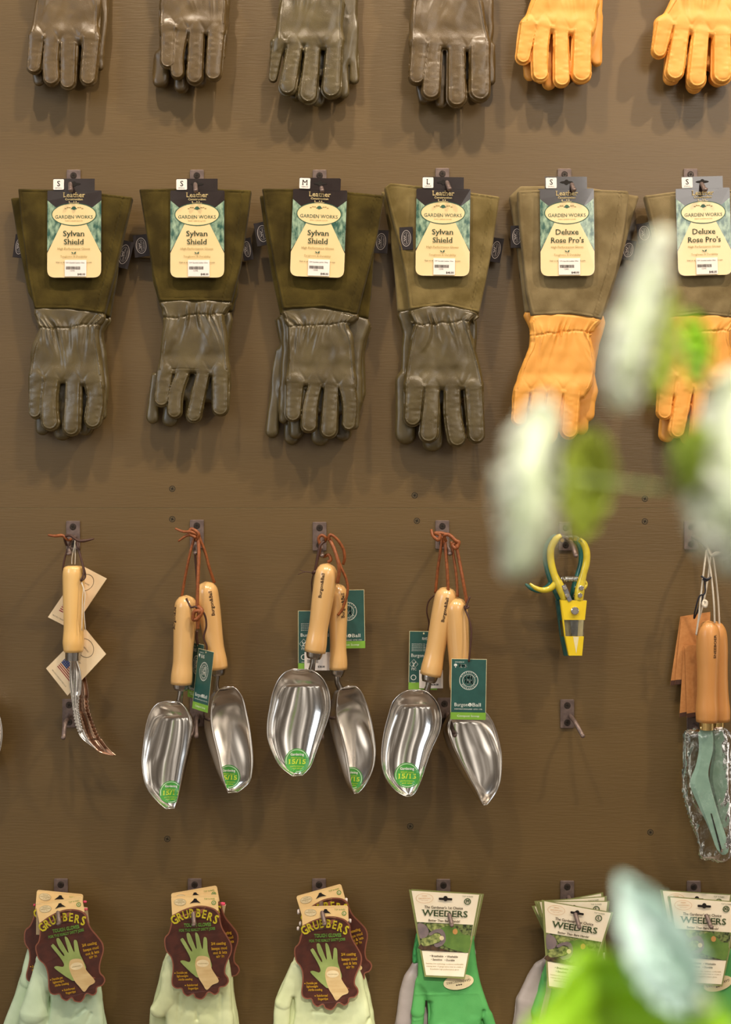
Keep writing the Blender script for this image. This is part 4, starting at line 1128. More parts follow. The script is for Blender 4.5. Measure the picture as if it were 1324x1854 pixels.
price_label(t5, 680 + 262 / 3.3125, 920 + 970 / 3.3125, 43, 33, 22, 20)
life_tag(s6, 680 + 562 / 3.3125, 920 + 904 / 3.3125, 90, w=64, h=110, rot=-1.0)

# pruning shears
Pc = crop(940, 920, 4.2125)
def pruners(lab, d, dx, dy, grip, card):
    r = thing('pruning_shears', 1024, 966, d, lab, 'pruning shears', 'spring pruning shears in card sleeves')
    q = lambda L_: [(940 + (x + dx) / 4.2125, 920 + (y + dy) / 4.2125, d + z) for x, y, z in L_]
    spine(r, 'left_grip', q([(322, 210, 0), (285, 235, 0), (250, 290, 0), (240, 350, 0), (248, 430, 0), (270, 510, 0), (300, 575, 0), (330, 640, 0), (345, 700, 0)]), [4.2, 6.4, 6.6, 6.6, 6.6, 6.6, 8.5, 8.5, 5.5], grip, d, 18, 0.85)
    spine(r, 'finger_guard', q([(82, 575, 0), (125, 608, 0), (185, 626, 0), (240, 612, 0), (280, 570, 0), (290, 530, 0)]), [1.8, 4, 5, 5.6, 6, 4], grip, d, 16, 0.85)
    spine(r, 'right_grip', q([(458, 238, 0), (495, 275, 0), (516, 340, 0), (513, 420, 0), (492, 500, 0), (474, 570, 0), (462, 640, 0), (455, 705, 0)]), [4.0, 6.0, 6.6, 6.6, 6.4, 8, 9, 8], grip, d, 18, 0.85)
    spine(r, 'right_grip', q([(495, 560, 0), (515, 582, 0), (492, 610, 0)]), [5, 2.4, 5], grip, d, 12, 0.8)
    b = MB(); N = 90
    b.tube(q([(345 + 100 * i / N, 540 + 20 * math.sin(i / N * 2 * math.pi * 8), 5 * math.cos(i / N * 2 * math.pi * 8)) for i in range(N + 1)]), 0.9, 0, 6)
    b.build('spring', [M['steel']], r, d, smooth=True)
    b = MB(); b.prism(q_([(322, 590), (350, 580), (365, 610), (400, 700), (372, 712), (330, 620)], dx, dy), d + 5, d + 7.5, 0)
    b.build('link_plate', [M['gun']], r, d)
    for (x, y, rr) in ((342, 607, 15), (360, 665, 14), (470, 607, 19), (460, 663, 18), (420, 780, 30)):
        b = MB(); c = (940 + (x + dx) / 4.2125, 920 + (y + dy) / 4.2125); k = rr / 4.2125
        z0 = d + (8 if rr < 25 else 9)
        b.tube([(c[0], c[1], z0 - 3), (c[0], c[1], z0 + 0.8), (c[0], c[1], z0 + 1.5)], [k, k, k * .8], 0, 20); b.ring(c[0], c[1], k * .6, k * .6, .5, z0 + 1.7, 1, 16)
        b.build('bolt', [M['steel'], M['gun']], r, d)
    b = MB()   # jaws
    b.prism(q_([(385, 700), (452, 700), (452, 860), (445, 975), (430, 1060), (402, 972), (388, 850)], dx, dy), d - 1, d + 2.5, 0)
    b.build('blade', [M['gun']], r, d)
    b = MB()
    b.prism(q_([(315, 700), (513, 703), (498, 850), (340, 850)], dx, dy), d + 5, d + 6, 0)
    b.prism(q_([(352, 975), (490, 975), (477, 1122), (378, 1122)], dx, dy), d + 5, d + 6, 0)
    b.prism(q_([(315, 700), (513, 703), (498, 850), (490, 975), (477, 1122), (378, 1122), (352, 975), (340, 850)], dx, dy), d - 6, d - 5.2, 1)
    b.poly(q_([(408, 978), (452, 978), (432, 1108)], dx, dy), d + 6.2, 1)
    b.prism(q_([(315, 700), (340, 850), (352, 975), (378, 1122), (376, 1122), (346, 975), (330, 850), (311, 700)], dx, dy), d - 5.2, d + 5, 0)
    b.build('card_sleeve', [card, M['pale_card']], r, d)
    b = MB(); b.prism(q_([(340, 850), (498, 850), (490, 975), (352, 975)], dx, dy), d + 5.0, d + 5.5, 0)
    b.build('clear_window', [M['blister']], r, d)
    b = MB()   # clear loop that keeps the grips shut and hangs on the hook
    b.tube(q([(390 + 85 * math.cos(t), 262 - 50 * math.sin(t), 4) for t in np.linspace(0.1, math.pi - 0.1, 20)]), 1.8, 0, 8, 0.3)
    b.build('clear_hanging_loop', [M['blister']], r, d, smooth=True)
    b = MB()
    for x, y in ((325, 245), (425, 235)):
        c = (940 + (x + dx) / 4.2125, 920 + (y + dy) / 4.2125); b.tube([(*c, d + 4), (*c, d + 8)], [3.8, 3.2], 0, 16)
    b.build('loop_rivet', [M['brass']], r, d)
    return r
def q_(L_, dx, dy): return [(940 + (x + dx) / 4.2125, 920 + (y + dy) / 4.2125) for x, y in L_]
pruners('teal gripped pruning shears, mostly hidden behind the yellow pair', 32, -34, 2, M['teal_vinyl'], M['teal_card'])
pruners('yellow gripped pruning shears in a yellow card sleeve, at front', 56, 0, 0, M['yellow_vinyl'], M['yellow_card'])

# sage green tools in clear bags at the right edge
R6 = crop(1180, 920, 2.812)
def bag_tool(lab, d, p0, p1, rr, outline, fer, text):
    r = thing('hand_weeder', 1282, 985, d, lab, 'garden tool', 'sage green hand weeders sold in clear bags')
    handle(r, R6(p0)[0], R6(p1)[0], [(0, 0.01), (0.02, 0.5 * rr), (0.06, 0.82 * rr), (0.14, rr), (0.3, rr), (0.5, 0.88 * rr), (0.75, 0.86 * rr), (0.92, rr), (0.985, rr * .98), (1, rr * 0.85)], d, M['ash'],
           text=text, tside=0.45, tpos=0.25, tlen=42, th=4.5)
    f = R6(fer)[0]; b = MB(); b.tube([(f[0], f[1], d), (f[0], f[1] + 14, d)], [rr * .62, rr * .58], 0, 24); b.build('ferrule', [M['brass']], r, d)
    P = smooth_loop(R6(*outline), 4); c = np.mean(P, 0)
    b = MB(); n = len(P)
    V = [(x, y, d - 4) for x, y in P] + [(x + (c[0] - x) * .25, y + (c[1] - y) * .06, d - 1) for x, y in P] + [(x, y, d - 6) for x, y in P]
    b.add(V, [(i, (i + 1) % n, n + (i + 1) % n, n + i) for i in range(n)] + [tuple(range(n, 2 * n))] + [(i, (i + 1) % n, 2 * n + (i + 1) % n, 2 * n + i) for i in range(n)] + [tuple(range(2 * n, 3 * n))])
    b.build('blade', [M['teal_steel']], r, d)
    return r
w2 = bag_tool('wooden handled sage weeder at the right edge, behind the other bagged one', 34, (328, 575), (350, 1085), 19, [(312, 1128), (372, 1128), (378, 1240), (395, 1400), (398, 1600), (370, 1640), (330, 1500), (300, 1380), (318, 1230)], (336, 1085), None)
w1 = bag_tool('wooden handled sage weeder at the right edge, in front in its clear bag', 60, (290, 570), (282, 1088), 21, [(246, 1130), (308, 1130), (318, 1230), (292, 1330), (300, 1400), (345, 1560), (398, 1735), (350, 1760), (290, 1620), (235, 1500), (200, 1405), (228, 1320), (246, 1230)], (280, 1088), 'SNEEBOER')
b = MB(); b.prism(R6((302, 1555), (307, 1555), (360, 1745), (352, 1748)), 57.5, 60.3, 0); b.build('slot', [M['recess']], w1, 60)
def bag(root, pts, d, thick, seed):
    P = smooth_loop(R6(*pts), 8)
    xs = [p[0] for p in P]; ys = [p[1] for p in P]
    u = np.arange(min(xs) - 4, max(xs) + 4, 2.0); v = np.arange(min(ys) - 4, max(ys) + 4, 2.0)
    U, V = np.meshgrid(u, v, indexing='ij'); sd = poly_sdf(U, V, P)
    h = thick * np.clip(-sd / 14, 0, 1) ** 0.5
    n = 4.0 * vnoise(U + .6 * V, V, 16, 44, seed) + 1.6 * vnoise(U - .5 * V, V, 9, 15, seed + 1) + 2 * np.abs(vnoise(U + .3 * V, V, 20, 14, seed + 2))
    ok = sd < 0
    b = MB()
    idx = -np.ones(U.shape, int); k = 0; vs = []
    # rim points are pulled onto the outline so the edge is clean
    for sgn in (1, -1):
        idx[:] = -1; vs = []; k = 0
        I = np.argwhere(sd < 2.0)
        for i, j in I: idx[i, j] = k; vs.append((U[i, j], V[i, j], d + sgn * h[i, j] + n[i, j] * min(1, max(0, -sd[i, j] / 6)))); k += 1
        F = [(idx[i, j], idx[i + 1, j], idx[i + 1, j + 1], idx[i, j + 1]) for i, j in np.argwhere((idx[:-1, :-1] >= 0) & (idx[1:, :-1] >= 0) & (idx[:-1, 1:] >= 0) & (idx[1:, 1:] >= 0))]
        b.add(vs, F)
    return b.build('clear_bag', [M['film']], root, d, smooth=True)
bag(w1, [(165, 1150), (200, 1128), (240, 1126), (375, 1128), (392, 1300), (402, 1500), (405, 1780), (290, 1792), (245, 1772), (236, 1690), (200, 1600), (156, 1420), (165, 1280)], 58, 9, 3)
bag(w2, [(200, 1140), (385, 1128), (415, 1300), (425, 1560), (405, 1640), (300, 1600), (215, 1500), (190, 1300)], 33, 7, 9)
def w_(L_): return [(1180 + x / 2.812, 920 + y / 2.812, d) for x, y, d in L_]
spine(w1, 'cord', w_([(276, 212, 78), (262, 300, 80), (248, 450, 76), (240, 560, 72), (234, 648, 64)]), 1.7, M['string'], 72)
spine(w1, 'cord', w_([(276, 212, 78), (296, 330, 80), (312, 470, 78), (322, 585, 72)]), 1.7, M['string'], 72)
spine(w2, 'cord', w_([(302, 228, 60), (318, 330, 58), (340, 480, 50), (358, 645, 38)]), 1.7, M['string'], 50)
spine(w2, 'cord', w_([(298, 230, 60), (285, 330, 66), (262, 470, 64), (240, 600, 50)]), 1.6, M['string'], 58)
spine(w1, 'cord', w_([(284, 205, 80), (300, 240, 84), (320, 232, 86), (345, 228, 84)]), [1.8, 3, 4.2, 2.6], M['string'], 78)
for a, c in ((362, 215), (366, 232), (362, 245), (350, 212)): spine(w1, 'cord', w_([(335, 230, 84), (352, 228, 84), (a, c, 84)]), 0.9, M['string'], 78)
spine(w1, 'cord', w_([(268, 470, 80), (260, 490, 82), (272, 500, 82), (276, 478, 82), (264, 470, 82)]), 3.0, M['string'], 78)
spine(w1, 'black_tie', w_([(250, 345, 82), (275, 360, 86), (298, 352, 82), (275, 368, 84), (258, 360, 82)]), 1.8, M['cable'], 78)
spine(w1, 'black_tie', w_([(265, 365, 80), (268, 430, 80), (242, 450, 76), (226, 520, 70), (228, 565, 60), (240, 520, 70), (262, 440, 78)]), 1.5, M['cable'], 74)
def kraft(root, pts, d, band, lean):
    b = MB(); P = R6(*pts); b.prism(P, d - 0.6, d, 0)
    A_, B_, C_, D_ = [np.array(p) for p in P]
    f = 1 - band
    q = [tuple(A_ + (D_ - A_) * f), tuple(B_ + (C_ - B_) * f), tuple(C_), tuple(D_)]
    b.poly(q, d + 0.2, 1)
    m = [tuple(A_ * .2 + B_ * .8 + (D_ - A_) * .62), tuple(A_ * .02 + B_ * .98 + (C_ - B_) * .62), tuple(A_ * .02 + B_ * .98 + (C_ - B_) * .86), tuple(A_ * .2 + B_ * .8 + (D_ - A_) * .86)]
    b.poly(m, d + 0.3, 2)
    b.build('kraft_card', [M['kraft'], M['kraft_band'], M['pale_card']], root, d)
kraft(w2, [(147, 552), (300, 528), (285, 890), (95, 902)], 14, 0.07, 0)
kraft(w2, [(152, 560), (300, 535), (290, 890), (118, 898)], 17, 0.07, 0)
kraft(w2, [(165, 702), (215, 692), (200, 1055), (142, 1065)], 22, 0.06, 0)
kraft(w1, [(170, 700), (262, 690), (262, 1055), (180, 1068)], 26, 0.06, 0)

# ------------------------------------------------------------------ carded coated gloves, bottom row
M['choc'] = mat('chocolate_card', '46241c', 0.4, color2='52291f', nscale=70, coat=0.3, lo=0.4, hi=0.6)
M['choc_edge'] = mat('light_brown_card_edge', '8d5540', 0.45)
M['tan_card'] = mat('tan_card', 'f6d294', 0.5, color2='f2cc8c')
M['tan_pale'] = mat('pale_oval', 'f0dcae', 0.5)
M['yel_ink'] = mat('yellow_ink', 'dccb2e', 0.5)
M['amber_ink'] = mat('amber_ink', 'dba830', 0.5)
M['grn_ink'] = mat('grass_ink', '6f9a42', 0.5)
M['print_green'] = mat('printed_green_glove', 'a0b068', 0.45, color2='8a9c56', nscale=40)
M['print_cream'] = mat('printed_cream_cuff', 'dcc08a', 0.45, color2='cfae78', nscale=30, stretch=(1, 1, 4))
M['sage_knit'] = mat('pale_green_coated_knit', 'dde4b4', 0.42, color2='ccd4a0', nscale=14, bump=0.3, bscale=1400)
M['mint_knit'] = mat('mint_coated_knit', 'cfe2c0', 0.42, color2='bcd2ae', nscale=14, bump=0.3, bscale=1400)
M['pink_knit'] = mat('pink_overlock', 'e0506e', 0.8)
M['white_knit'] = mat('white_overlock', 'e6d8d0', 0.8)
M['cuff_knit'] = mat('cream_knit_cuff', 'c9b088', 0.8, bump=0.4, bscale=1500)
M['lilac'] = mat('lilac_knit', 'c79aa0', 0.7)
M['grass_knit'] = mat('bright_green_knit', '5cac5c', 0.6, color2='4f9f52', nscale=16, bump=0.45, bscale=1600)
M['rib_knit'] = mat('green_rib_knit', '4fae60', 0.75, color2='2f8142', nscale=260, bump=0.6, bscale=900, stretch=(1, 1, 0.5))
M['grey_nitrile'] = mat('grey_nitrile', 'b0a39c', 0.36, color2='a0948e', nscale=20, coat=0.2, bump=0.3, bscale=1200)
M['w_card'] = mat('cream_card', 'fbeed4', 0.4, color2='f8e9cc', coat=0.2)
M['w_edge'] = mat('olive_card_border', '8b9056', 0.45)
M['w_ink'] = mat('forest_ink', '4b6038', 0.5)
M['w_orange'] = mat('orange_ink', 'd49a58', 0.5)
M['photo_dark'] = mat('printed_undergrowth', '7d8a50', 0.4, color2='2c3420', nscale=170, lo=0.4, hi=0.6, detail=6, coat=0.3)
M['photo_soil'] = mat('printed_soil', '5c4634', 0.4, color2='332a20', nscale=200, coat=0.3)
M['photo_leaf'] = mat('printed_leaf', 'a8b068', 0.4, color2='4c5a30', nscale=160, coat=0.3)
M['photo_glove'] = mat('printed_green_hand', '6c8c40', 0.4, color2='587838', nscale=50, coat=0.3)
M['photo_grey'] = mat('printed_grey_fingers', '8b7a78', 0.4, color2='75686a', nscale=60, coat=0.3)

OUT = [(385, 600), (372, 700), (345, 790), (306, 835), (300, 900), (318, 980), (365, 1040), (385, 1110), (384, 1200), (374, 1290), (388, 1345), (430, 1368), (478, 1368), (497, 1415), (545, 1448), (600, 1424), (622, 1462), (685, 1482), (728, 1450), (762, 1406), (822, 1436), (866, 1410), (880, 1362), (932, 1352), (970, 1310), (966, 1262), (936, 1215), (940, 1150), (966, 1080), (1002, 1000), (1004, 920), (962, 835), (910, 745), (888, 660), (882, 600), (840, 548), (760, 516), (680, 506), (600, 516), (490, 550), (420, 590)]
def card_T(x, y, d, rot, k, lean=0.0, flip=1):
    a = math.radians(rot); c, s = math.cos(a), math.sin(a)
    def T(V):
        X, Y = V[:, 0] * k * flip, V[:, 1] * k
        return np.stack([x + X * c + Y * s, y - X * s + Y * c, d + V[:, 2] + lean * Y - 2.0 * (X / 60.0) ** 2], 1)
    return T
def grid_poly(b, pts, d0, d1, m):
    """card blank cut on a fine grid of strips so that it follows the bow"""
    b.prism(pts, d0, d1, m)
def scalloped_card(root, x, y, d, rot, size, lean=0.02):
    O = (628, 460); b = MB(); b.T = card_T(x, y, d, rot, 1 / 5.757, lean)
    sh = lambda L_: [(p - O[0], q - O[1]) for p, q in L_]
    out = smooth_loop(sh(OUT), 4)
    b.prism(out, -0.6, 0, 1)
    c = np.mean(out, 0); inn = []
    n = len(out)
    for i in range(n):
        a, e = np.array(out[i - 2]), np.array(out[(i + 2) % n]); t = e - a; t /= np.linalg.norm(t)
        nn = np.array([-t[1], t[0]]); p = np.array(out[i])
        if np.dot(nn, c - p) < 0 and abs(np.dot(nn, (c - p) / np.linalg.norm(c - p))) > 0.35: nn = -nn
        inn.append(tuple(p + nn * 13 if poly_in(p + nn * 6, out) else p - nn * 13))
    b.poly(inn, 0.15, 0)
    b.prism(round_poly(sh([(375, 410), (862, 398), (868, 560), (840, 580), (760, 530), (680, 518), (600, 528), (490, 562), (400, 606), (385, 610)]), [28, 28, 0, 0, 0, 0, 0, 0, 0, 0], 4), -0.5, 0.25, 2)
    # header arc of the brown shape comes forward over the tan
    b.poly(smooth_loop(sh([(388, 610), (425, 588), (495, 552), (600, 518), (680, 508), (760, 518), (838, 548), (878, 598), (884, 640), (800, 600), (600, 590), (450, 640)]), 3), 0.35, 1)
    b.poly(smooth_loop(sh([(398, 625), (430, 602), (500, 566), (600, 532), (680, 522), (756, 532), (828, 560), (864, 605), (870, 660), (800, 640), (600, 640), (420, 680)]), 3), 0.45, 0)
    q = 0.6
    X, Y = sh([(628, 460)])[0]
    b.poly([(X - 58, Y + 26), (X - 20, Y - 10), (X - 12, Y - 26), (X + 12, Y - 26), (X + 20, Y - 10), (X + 58, Y + 22), (X + 20, Y + 14), (X - 20, Y + 16)], q, 8)
    b.ellipse(*sh([(470, 470)])[0], 64, 38, q, 3, 30); b.ring(*sh([(470, 470)])[0], 62, 36, 2, q + .1, 9, 30)
    b.text('GARDENWORKS', -158, 16, 11, q + .1, 9, True, width=104); b.text('EST. 1980', -158, 30, 6, q + .1, 9, width=40)
    for t in range(5): b.ellipse(-180 + 11 * t, -8, 5, 3, q + .1, 9, 8)
    b.text("TOP 'N PAIRS", 148, -12, 17, q, 7, width=112)
    b.ring(192, 20, 24, 24, 8, q, 7, 24); b.ellipse(192, 20, 15, 15, q, 3, 20); b.text(size, 192, 29, 18, q + .1, 7, bold=2)
    # arched name
    ang = [(-198, 236, 44), (-146, 204, 32), (-92, 182, 20), (-36, 168, 8), (26, 168, -6), (84, 180, -14), (140, 206, -22), (194, 236, -30)]
    for ch, (lx, ly, r_) in zip('GRUBBERS', ang):
        b.text(ch, lx, ly, 82 if ch not in 'GS' else 88, q, 4, rot=r_ * 0.75, sx=0.76, bold=5)
    b.text('TOUGH GLOVES', 20, 266, 34, q, 7, rot=1.5, width=280, bold=4)
    b.text('FOR THE REALLY DIRTY JOBS', 16, 310, 26, q, 7, rot=3, width=374, bold=3)
    gl = lambda L_: smooth_loop(sh(L_), 4)
    b.poly(gl([(535, 800), (562, 790), (585, 830), (640, 960), (625, 800), (645, 792), (665, 830), (700, 960), (712, 850), (730, 835), (748, 860), (755, 980), (778, 1060), (790, 1160), (665, 1250), (600, 1215), (560, 1180), (475, 1095), (480, 1075), (510, 1075), (560, 1090), (575, 1060), (540, 980), (475, 870), (480, 850), (505, 850), (580, 975), (590, 960), (550, 880)]), q, 5)
    b.poly(gl([(650, 1035), (720, 1030), (775, 1060), (795, 1160), (868, 1290), (800, 1330), (742, 1380), (700, 1320), (660, 1255), (630, 1160), (625, 1090)]), q + .12, 6)
    b.ellipse(*sh([(702, 1105)])[0], 64, 38, q + .2, 3, 30); b.text('GARDENWORKS', 74, 652, 10, q + .3, 9, True, width=100)
    am = [('3/4 coating', 238, 458, 150), ('keeps mud', 246, 508, 158), ('out & lets', 254, 552, 140), ('air in', 256, 590, 80)]
    for t, lx, ly, w in am: b.text(t, lx, ly, 28, q, 10, rot=2, width=w, bold=2.5)
    for t, lx, ly, w in [('Durable yet', -144, 752, 112), ('lightweight', -138, 786, 118), ('nitrile coating', -108, 820, 146), ('Reinforced', -36, 880, 112), ('fingertips', -28, 914, 104)]:
        b.text(t, lx, ly, 22, q, 10, rot=2, width=w, bold=2)
    for lx, ly in ((-216, 746), (-108, 872)): b.ellipse(lx, ly, 6, 6, q, 10, 10)
    return b.build('display_card', [M['choc'], M['choc_edge'], M['tan_card'], M['tan_pale'], M['yel_ink'], M['print_green'], M['print_cream'], M['grn_ink'], M['recess'], M['soft_ink'], M['amber_ink']], root, d)
def poly_in(p, pts):
    ins = False; n = len(pts)
    for i in range(n):
        a, b = pts[i], pts[(i + 1) % n]
        if (a[1] > p[1]) != (b[1] > p[1]) and p[0] < a[0] + (p[1] - a[1]) * (b[0] - a[0]) / (b[1] - a[1]): ins = not ins
    return ins

def weeder_card(root, x, y, d, rot, size, lean=0.02):
    O = (615, 325); b = MB(); b.T = card_T(x, y, d, rot, 1 / 5.757, lean)
    sh = lambda L_: [(p - O[0], q - O[1]) for p, q in L_]
    b.prism(sh([(235, 240), (992, 285), (815, 1160), (398, 1138)]), -0.6, 0, 1)
    b.poly(sh([(262, 250), (968, 292), (805, 1138), (412, 1120)]), 0.15, 0)
    q = 0.3
    ph = sh([(318, 572), (904, 602), (852, 892), (368, 868)])
    b.poly(ph, q, 2)
    b.poly(smooth_loop(sh([(325, 590), (400, 600), (440, 660), (420, 720), (350, 740)]), 3), q + .1, 6)
    b.poly(smooth_loop(sh([(420, 590), (560, 590), (700, 605), (640, 640), (500, 680), (440, 640)]), 3), q + .15, 4)
    b.poly(smooth_loop(sh([(360, 800), (430, 780), (500, 820), (600, 850), (700, 880), (845, 884), (366, 862)]), 3), q + .12, 3)
    b.poly(smooth_loop(sh([(372, 740), (440, 730), (500, 690), (560, 700), (560, 760), (480, 800), (400, 820), (365, 800)]), 3), q + .2, 4)
    b.poly(smooth_loop(sh([(560, 640), (620, 615), (680, 600), (740, 640), (800, 700), (876, 720), (850, 880), (760, 870), (650, 840), (590, 800), (590, 720)]), 3), q + .25, 5)
    b.poly(smooth_loop(sh([(440, 690), (500, 650), (570, 640), (610, 690), (615, 760), (580, 810), (520, 830), (495, 800), (550, 780), (575, 740), (560, 690), (510, 680), (460, 710)]), 3), q + .35, 6)
    b.ellipse(*sh([(575, 735)])[0], 24, 24, q + .45, 7, 20); b.ellipse(*sh([(715, 668)])[0], 26, 30, q + .45, 8, 20)
    t = q
    b.ring(*sh([(397, 326)])[0], 90, 50, 2.5, t, 8, 36)
    b.text('GARDENWORKS', -218, 8, 11, t, 8, True, width=126); b.text('FINEST GOODS', -218, 28, 6, t, 8, width=70)
    for k in range(5): b.ellipse(-240 + 11 * k, -24, 5, 3, t, 8, 8)
    b.poly(round_poly([(-70, -8), (70, -2), (70, 22), (-70, 16)], 8), t, 9); b.ellipse(0, 2, 24, 28, t, 9, 20)
    b.text("TOP 'N PAIRS", 232, -10, 14, t, 10, rot=-3, width=112)
    b.ring(230, 34, 36, 34, 10, t, 10, 28); b.text(size, 230, 48, 30, t, 10, bold=3)
    b.text("The Gardener's 1st Choice", -20, 110, 26, t, 11, rot=-2.2, width=400, bold=1.2)
    b.text('WEEDERS', -12, 190, 62, t, 10, True, rot=-2.2, width=478, bold=3)
    b.text('Better Than Bare Hands!', -14, 244, 22, t, 11, rot=-2.2, width=326, bold=1)
    for s_, lx, ly, w in (('\u2022 Breathable', -94, 606, 140), ('\u2022 Washable', 62, 612, 130), ('\u2022 Sensitive', -94, 642, 114), ('\u2022 Durable', 42, 648, 104)):
        b.text(s_, lx, ly, 19, t, 11, rot=-1.6, width=w, bold=0.8)
    for s_, ly, w in (('Seamless knit technology combines comfortable', 684, 390), ('coating with 13 gauge nylon liner to create a', 712, 380), ('breathable high performance glove', 740, 300)):
        b.text(s_, -10, ly, 13, t, 12, rot=-1.6, width=w)
    return b.build('display_card', [M['w_card'], M['w_edge'], M['photo_dark'], M['photo_soil'], M['photo_leaf'], M['photo_glove'], M['photo_grey'], M['tan_pale'], M['w_orange'], M['recess'], M['w_ink'], M['dark_ink'], M['soft_ink']], root, d)

def knit_glove(root, C, palm, fingers, d, m, seed, T=11, folds=0.9, creases=(), fl=0.75, front=True, blend=7):
    s = C.s; P = C(*palm); F = []
    for f in fingers:
        (a,), (b,) = C((f[0], f[1])), C((f[2], f[3]))
        F.append((a[0], a[1], b[0], b[1], f[4] / s, f[5] / s) + tuple(f[6:]))
    cr = [(C.ox + c[0] / s, C.oy + c[1] / s, C.ox + c[2] / s, C.oy + c[3] / s, c[4], c[5]) for c in creases]
    return sculpt('glove', m, root, d, smooth_loop(P, 3), F, T=T, R=9, depth=d, res=1.5, seed=seed, seams=False, folds=folds, creases=cr, fl=fl, blend=blend)

c1 = crop(0, 1570, 5.757); c2 = crop(250, 1570, 5.757); c3 = crop(480, 1570, 5.757)
c4 = crop(700, 1570, 5.757); c5 = crop(920, 1570, 5.757); c6 = crop(1094, 1570, 5.757)
def at(C, x, y): return (C.ox + x / C.s, C.oy + y / C.s)
def bead(root, C, x, y, rx, ry, d, m, name='overlocked_rim'):
    b = MB(); p = at(C, x, y); b.tube([(p[0] - rx / C.s * .8, p[1], d), (p[0], p[1], d), (p[0] + rx / C.s * .8, p[1], d)], [ry / C.s * .7, ry / C.s, ry / C.s * .7], 0, 12)
    b.build(name, [m], root, d, smooth=True)
GL = 'coated garden gloves on brown scalloped cards'
def coated(lab, hx, hy, d): return thing('coated_gloves', hx, hy, d, lab, 'gloves', GL)

r = coated('pale green gloves on the rear brown card of the leftmost bottom hook', 111, 1628, 26)
scalloped_card(r, *at(c1, 628, 318), 34, -7, 'M')
knit_glove(r, c1, [(330, 900), (500, 700), (900, 700), (1000, 1000), (1080, 1500), (1110, 1900), (500, 2000), (250, 1900), (240, 1300)],
           [(360, 880, 300, 1180, 70, 95, 2), (300, 1180, 150, 1640, 95, 92, 2)], 20, M['mint_knit'], 101, 9)
bead(r, c1, 360, 395, 12, 14, 28, M['pink_knit']); bead(r, c1, 882, 362, 26, 14, 28, M['pink_knit'])
r = coated('pale green gloves on the front brown card of the leftmost bottom hook, card tilted', 111, 1632, 48)
scalloped_card(r, *at(c1, 628, 400), 62, 9, 'S')
knit_glove(r, c1, [(385, 950), (560, 800), (900, 800), (1010, 1050), (1070, 1400), (1120, 1900), (1100, 2000), (420, 2000), (500, 1600), (520, 1300)],
           [(430, 1050, 360, 1500, 70, 150, 2), (360, 1500, 330, 2000, 150, 110, 3), (620, 1900, 600, 2150, 90, 90), (820, 1900, 820, 2200, 95, 90), (1010, 1900, 1040, 2150, 90, 80)], 42, M['mint_knit'], 102,
           creases=((900, 1450, 760, 1560, -2.5, 3), (960, 1500, 900, 1640, -2, 3), (540, 1250, 520, 1640, -3, 3)))
bead(r, c1, 890, 440, 28, 16, 50, M['pink_knit'])
b = MB(); b.prism(at_ := c1((382, 380), (905, 430), (925, 620), (900, 700), (380, 700)), 44, 52, 0); b.build('knit_cuff', [M['cuff_knit']], r, 50)

r = coated('pale green gloves on the rear brown card of the middle brown card hook', 353, 1628, 26)
scalloped_card(r, *at(c2, 597, 288), 34, 8.5, 'M')
knit_glove(r, c2, [(300, 900), (500, 700), (880, 700), (960, 950), (1000, 1300), (1005, 1900), (200, 1950), (140, 1600), (220, 1200)],
           [(210, 1500, 190, 1900, 70, 70), (450, 1900, 450, 2100, 90, 80), (800, 1900, 800, 2100, 90, 80)], 20, M['sage_knit'], 104, 9)
bead(r, c2, 880, 385, 34, 22, 28, M['pink_knit'])
b = MB(); b.prism(c2((850, 395), (915, 395), (885, 560), (840, 600)), 24, 32, 0); b.build('knit_cuff', [M['cuff_knit']], r, 28)
r = coated('pale green gloves on the front brown card of the middle brown card hook', 353, 1632, 48)
scalloped_card(r, *at(c2, 597, 352), 62, 0.5, 'S')
knit_glove(r, c2, [(300, 950), (500, 800), (850, 800), (950, 1000), (985, 1300), (995, 1750), (900, 1900), (420, 1900), (280, 1500), (270, 1200)],
           [(330, 1150, 215, 1480, 85, 88, 3, -6), (400, 1500, 345, 2000, 90, 88), (540, 1550, 530, 2100, 85, 88), (720, 1600, 720, 2100, 88, 90), (920, 1550, 915, 2050, 78, 82)], 42, M['sage_knit'], 105,
           creases=((622, 1560, 622, 1420, -3, 3), (440, 1300, 420, 1640, -3, 3), (870, 1300, 870, 1640, -2.5, 3)))

r = coated('pale green gloves on the rear brown card of the rightmost brown card hook, card tilted', 578, 1628, 26)
scalloped_card(r, *at(c3, 580, 292), 34, 14, 'L')
knit_glove(r, c3, [(330, 900), (500, 700), (880, 700), (1000, 1000), (1080, 1300), (1100, 1900), (200, 1950), (120, 1600), (260, 1100)],
           [(260, 1300, 130, 1800, 90, 70), (500, 1900, 500, 2100, 100, 80), (900, 1900, 920, 2100, 90, 80)], 20, M['sage_knit'], 107, 9)
bead(r, c3, 845, 345, 20, 26, 28, M['white_knit']); bead(r, c3, 350, 465, 16, 30, 28, M['white_knit'])
b = MB(); b.prism(smooth_loop(c3((1000, 960), (1060, 970), (1080, 1040), (1040, 1095), (990, 1080)), 4), 24, 34, 0); b.build('lilac_fingertip', [M['lilac']], r, 28)
r = coated('pale green gloves on the front brown card of the rightmost brown card hook', 578, 1632, 48)
scalloped_card(r, *at(c3, 632, 462), 62, 0, 'L')
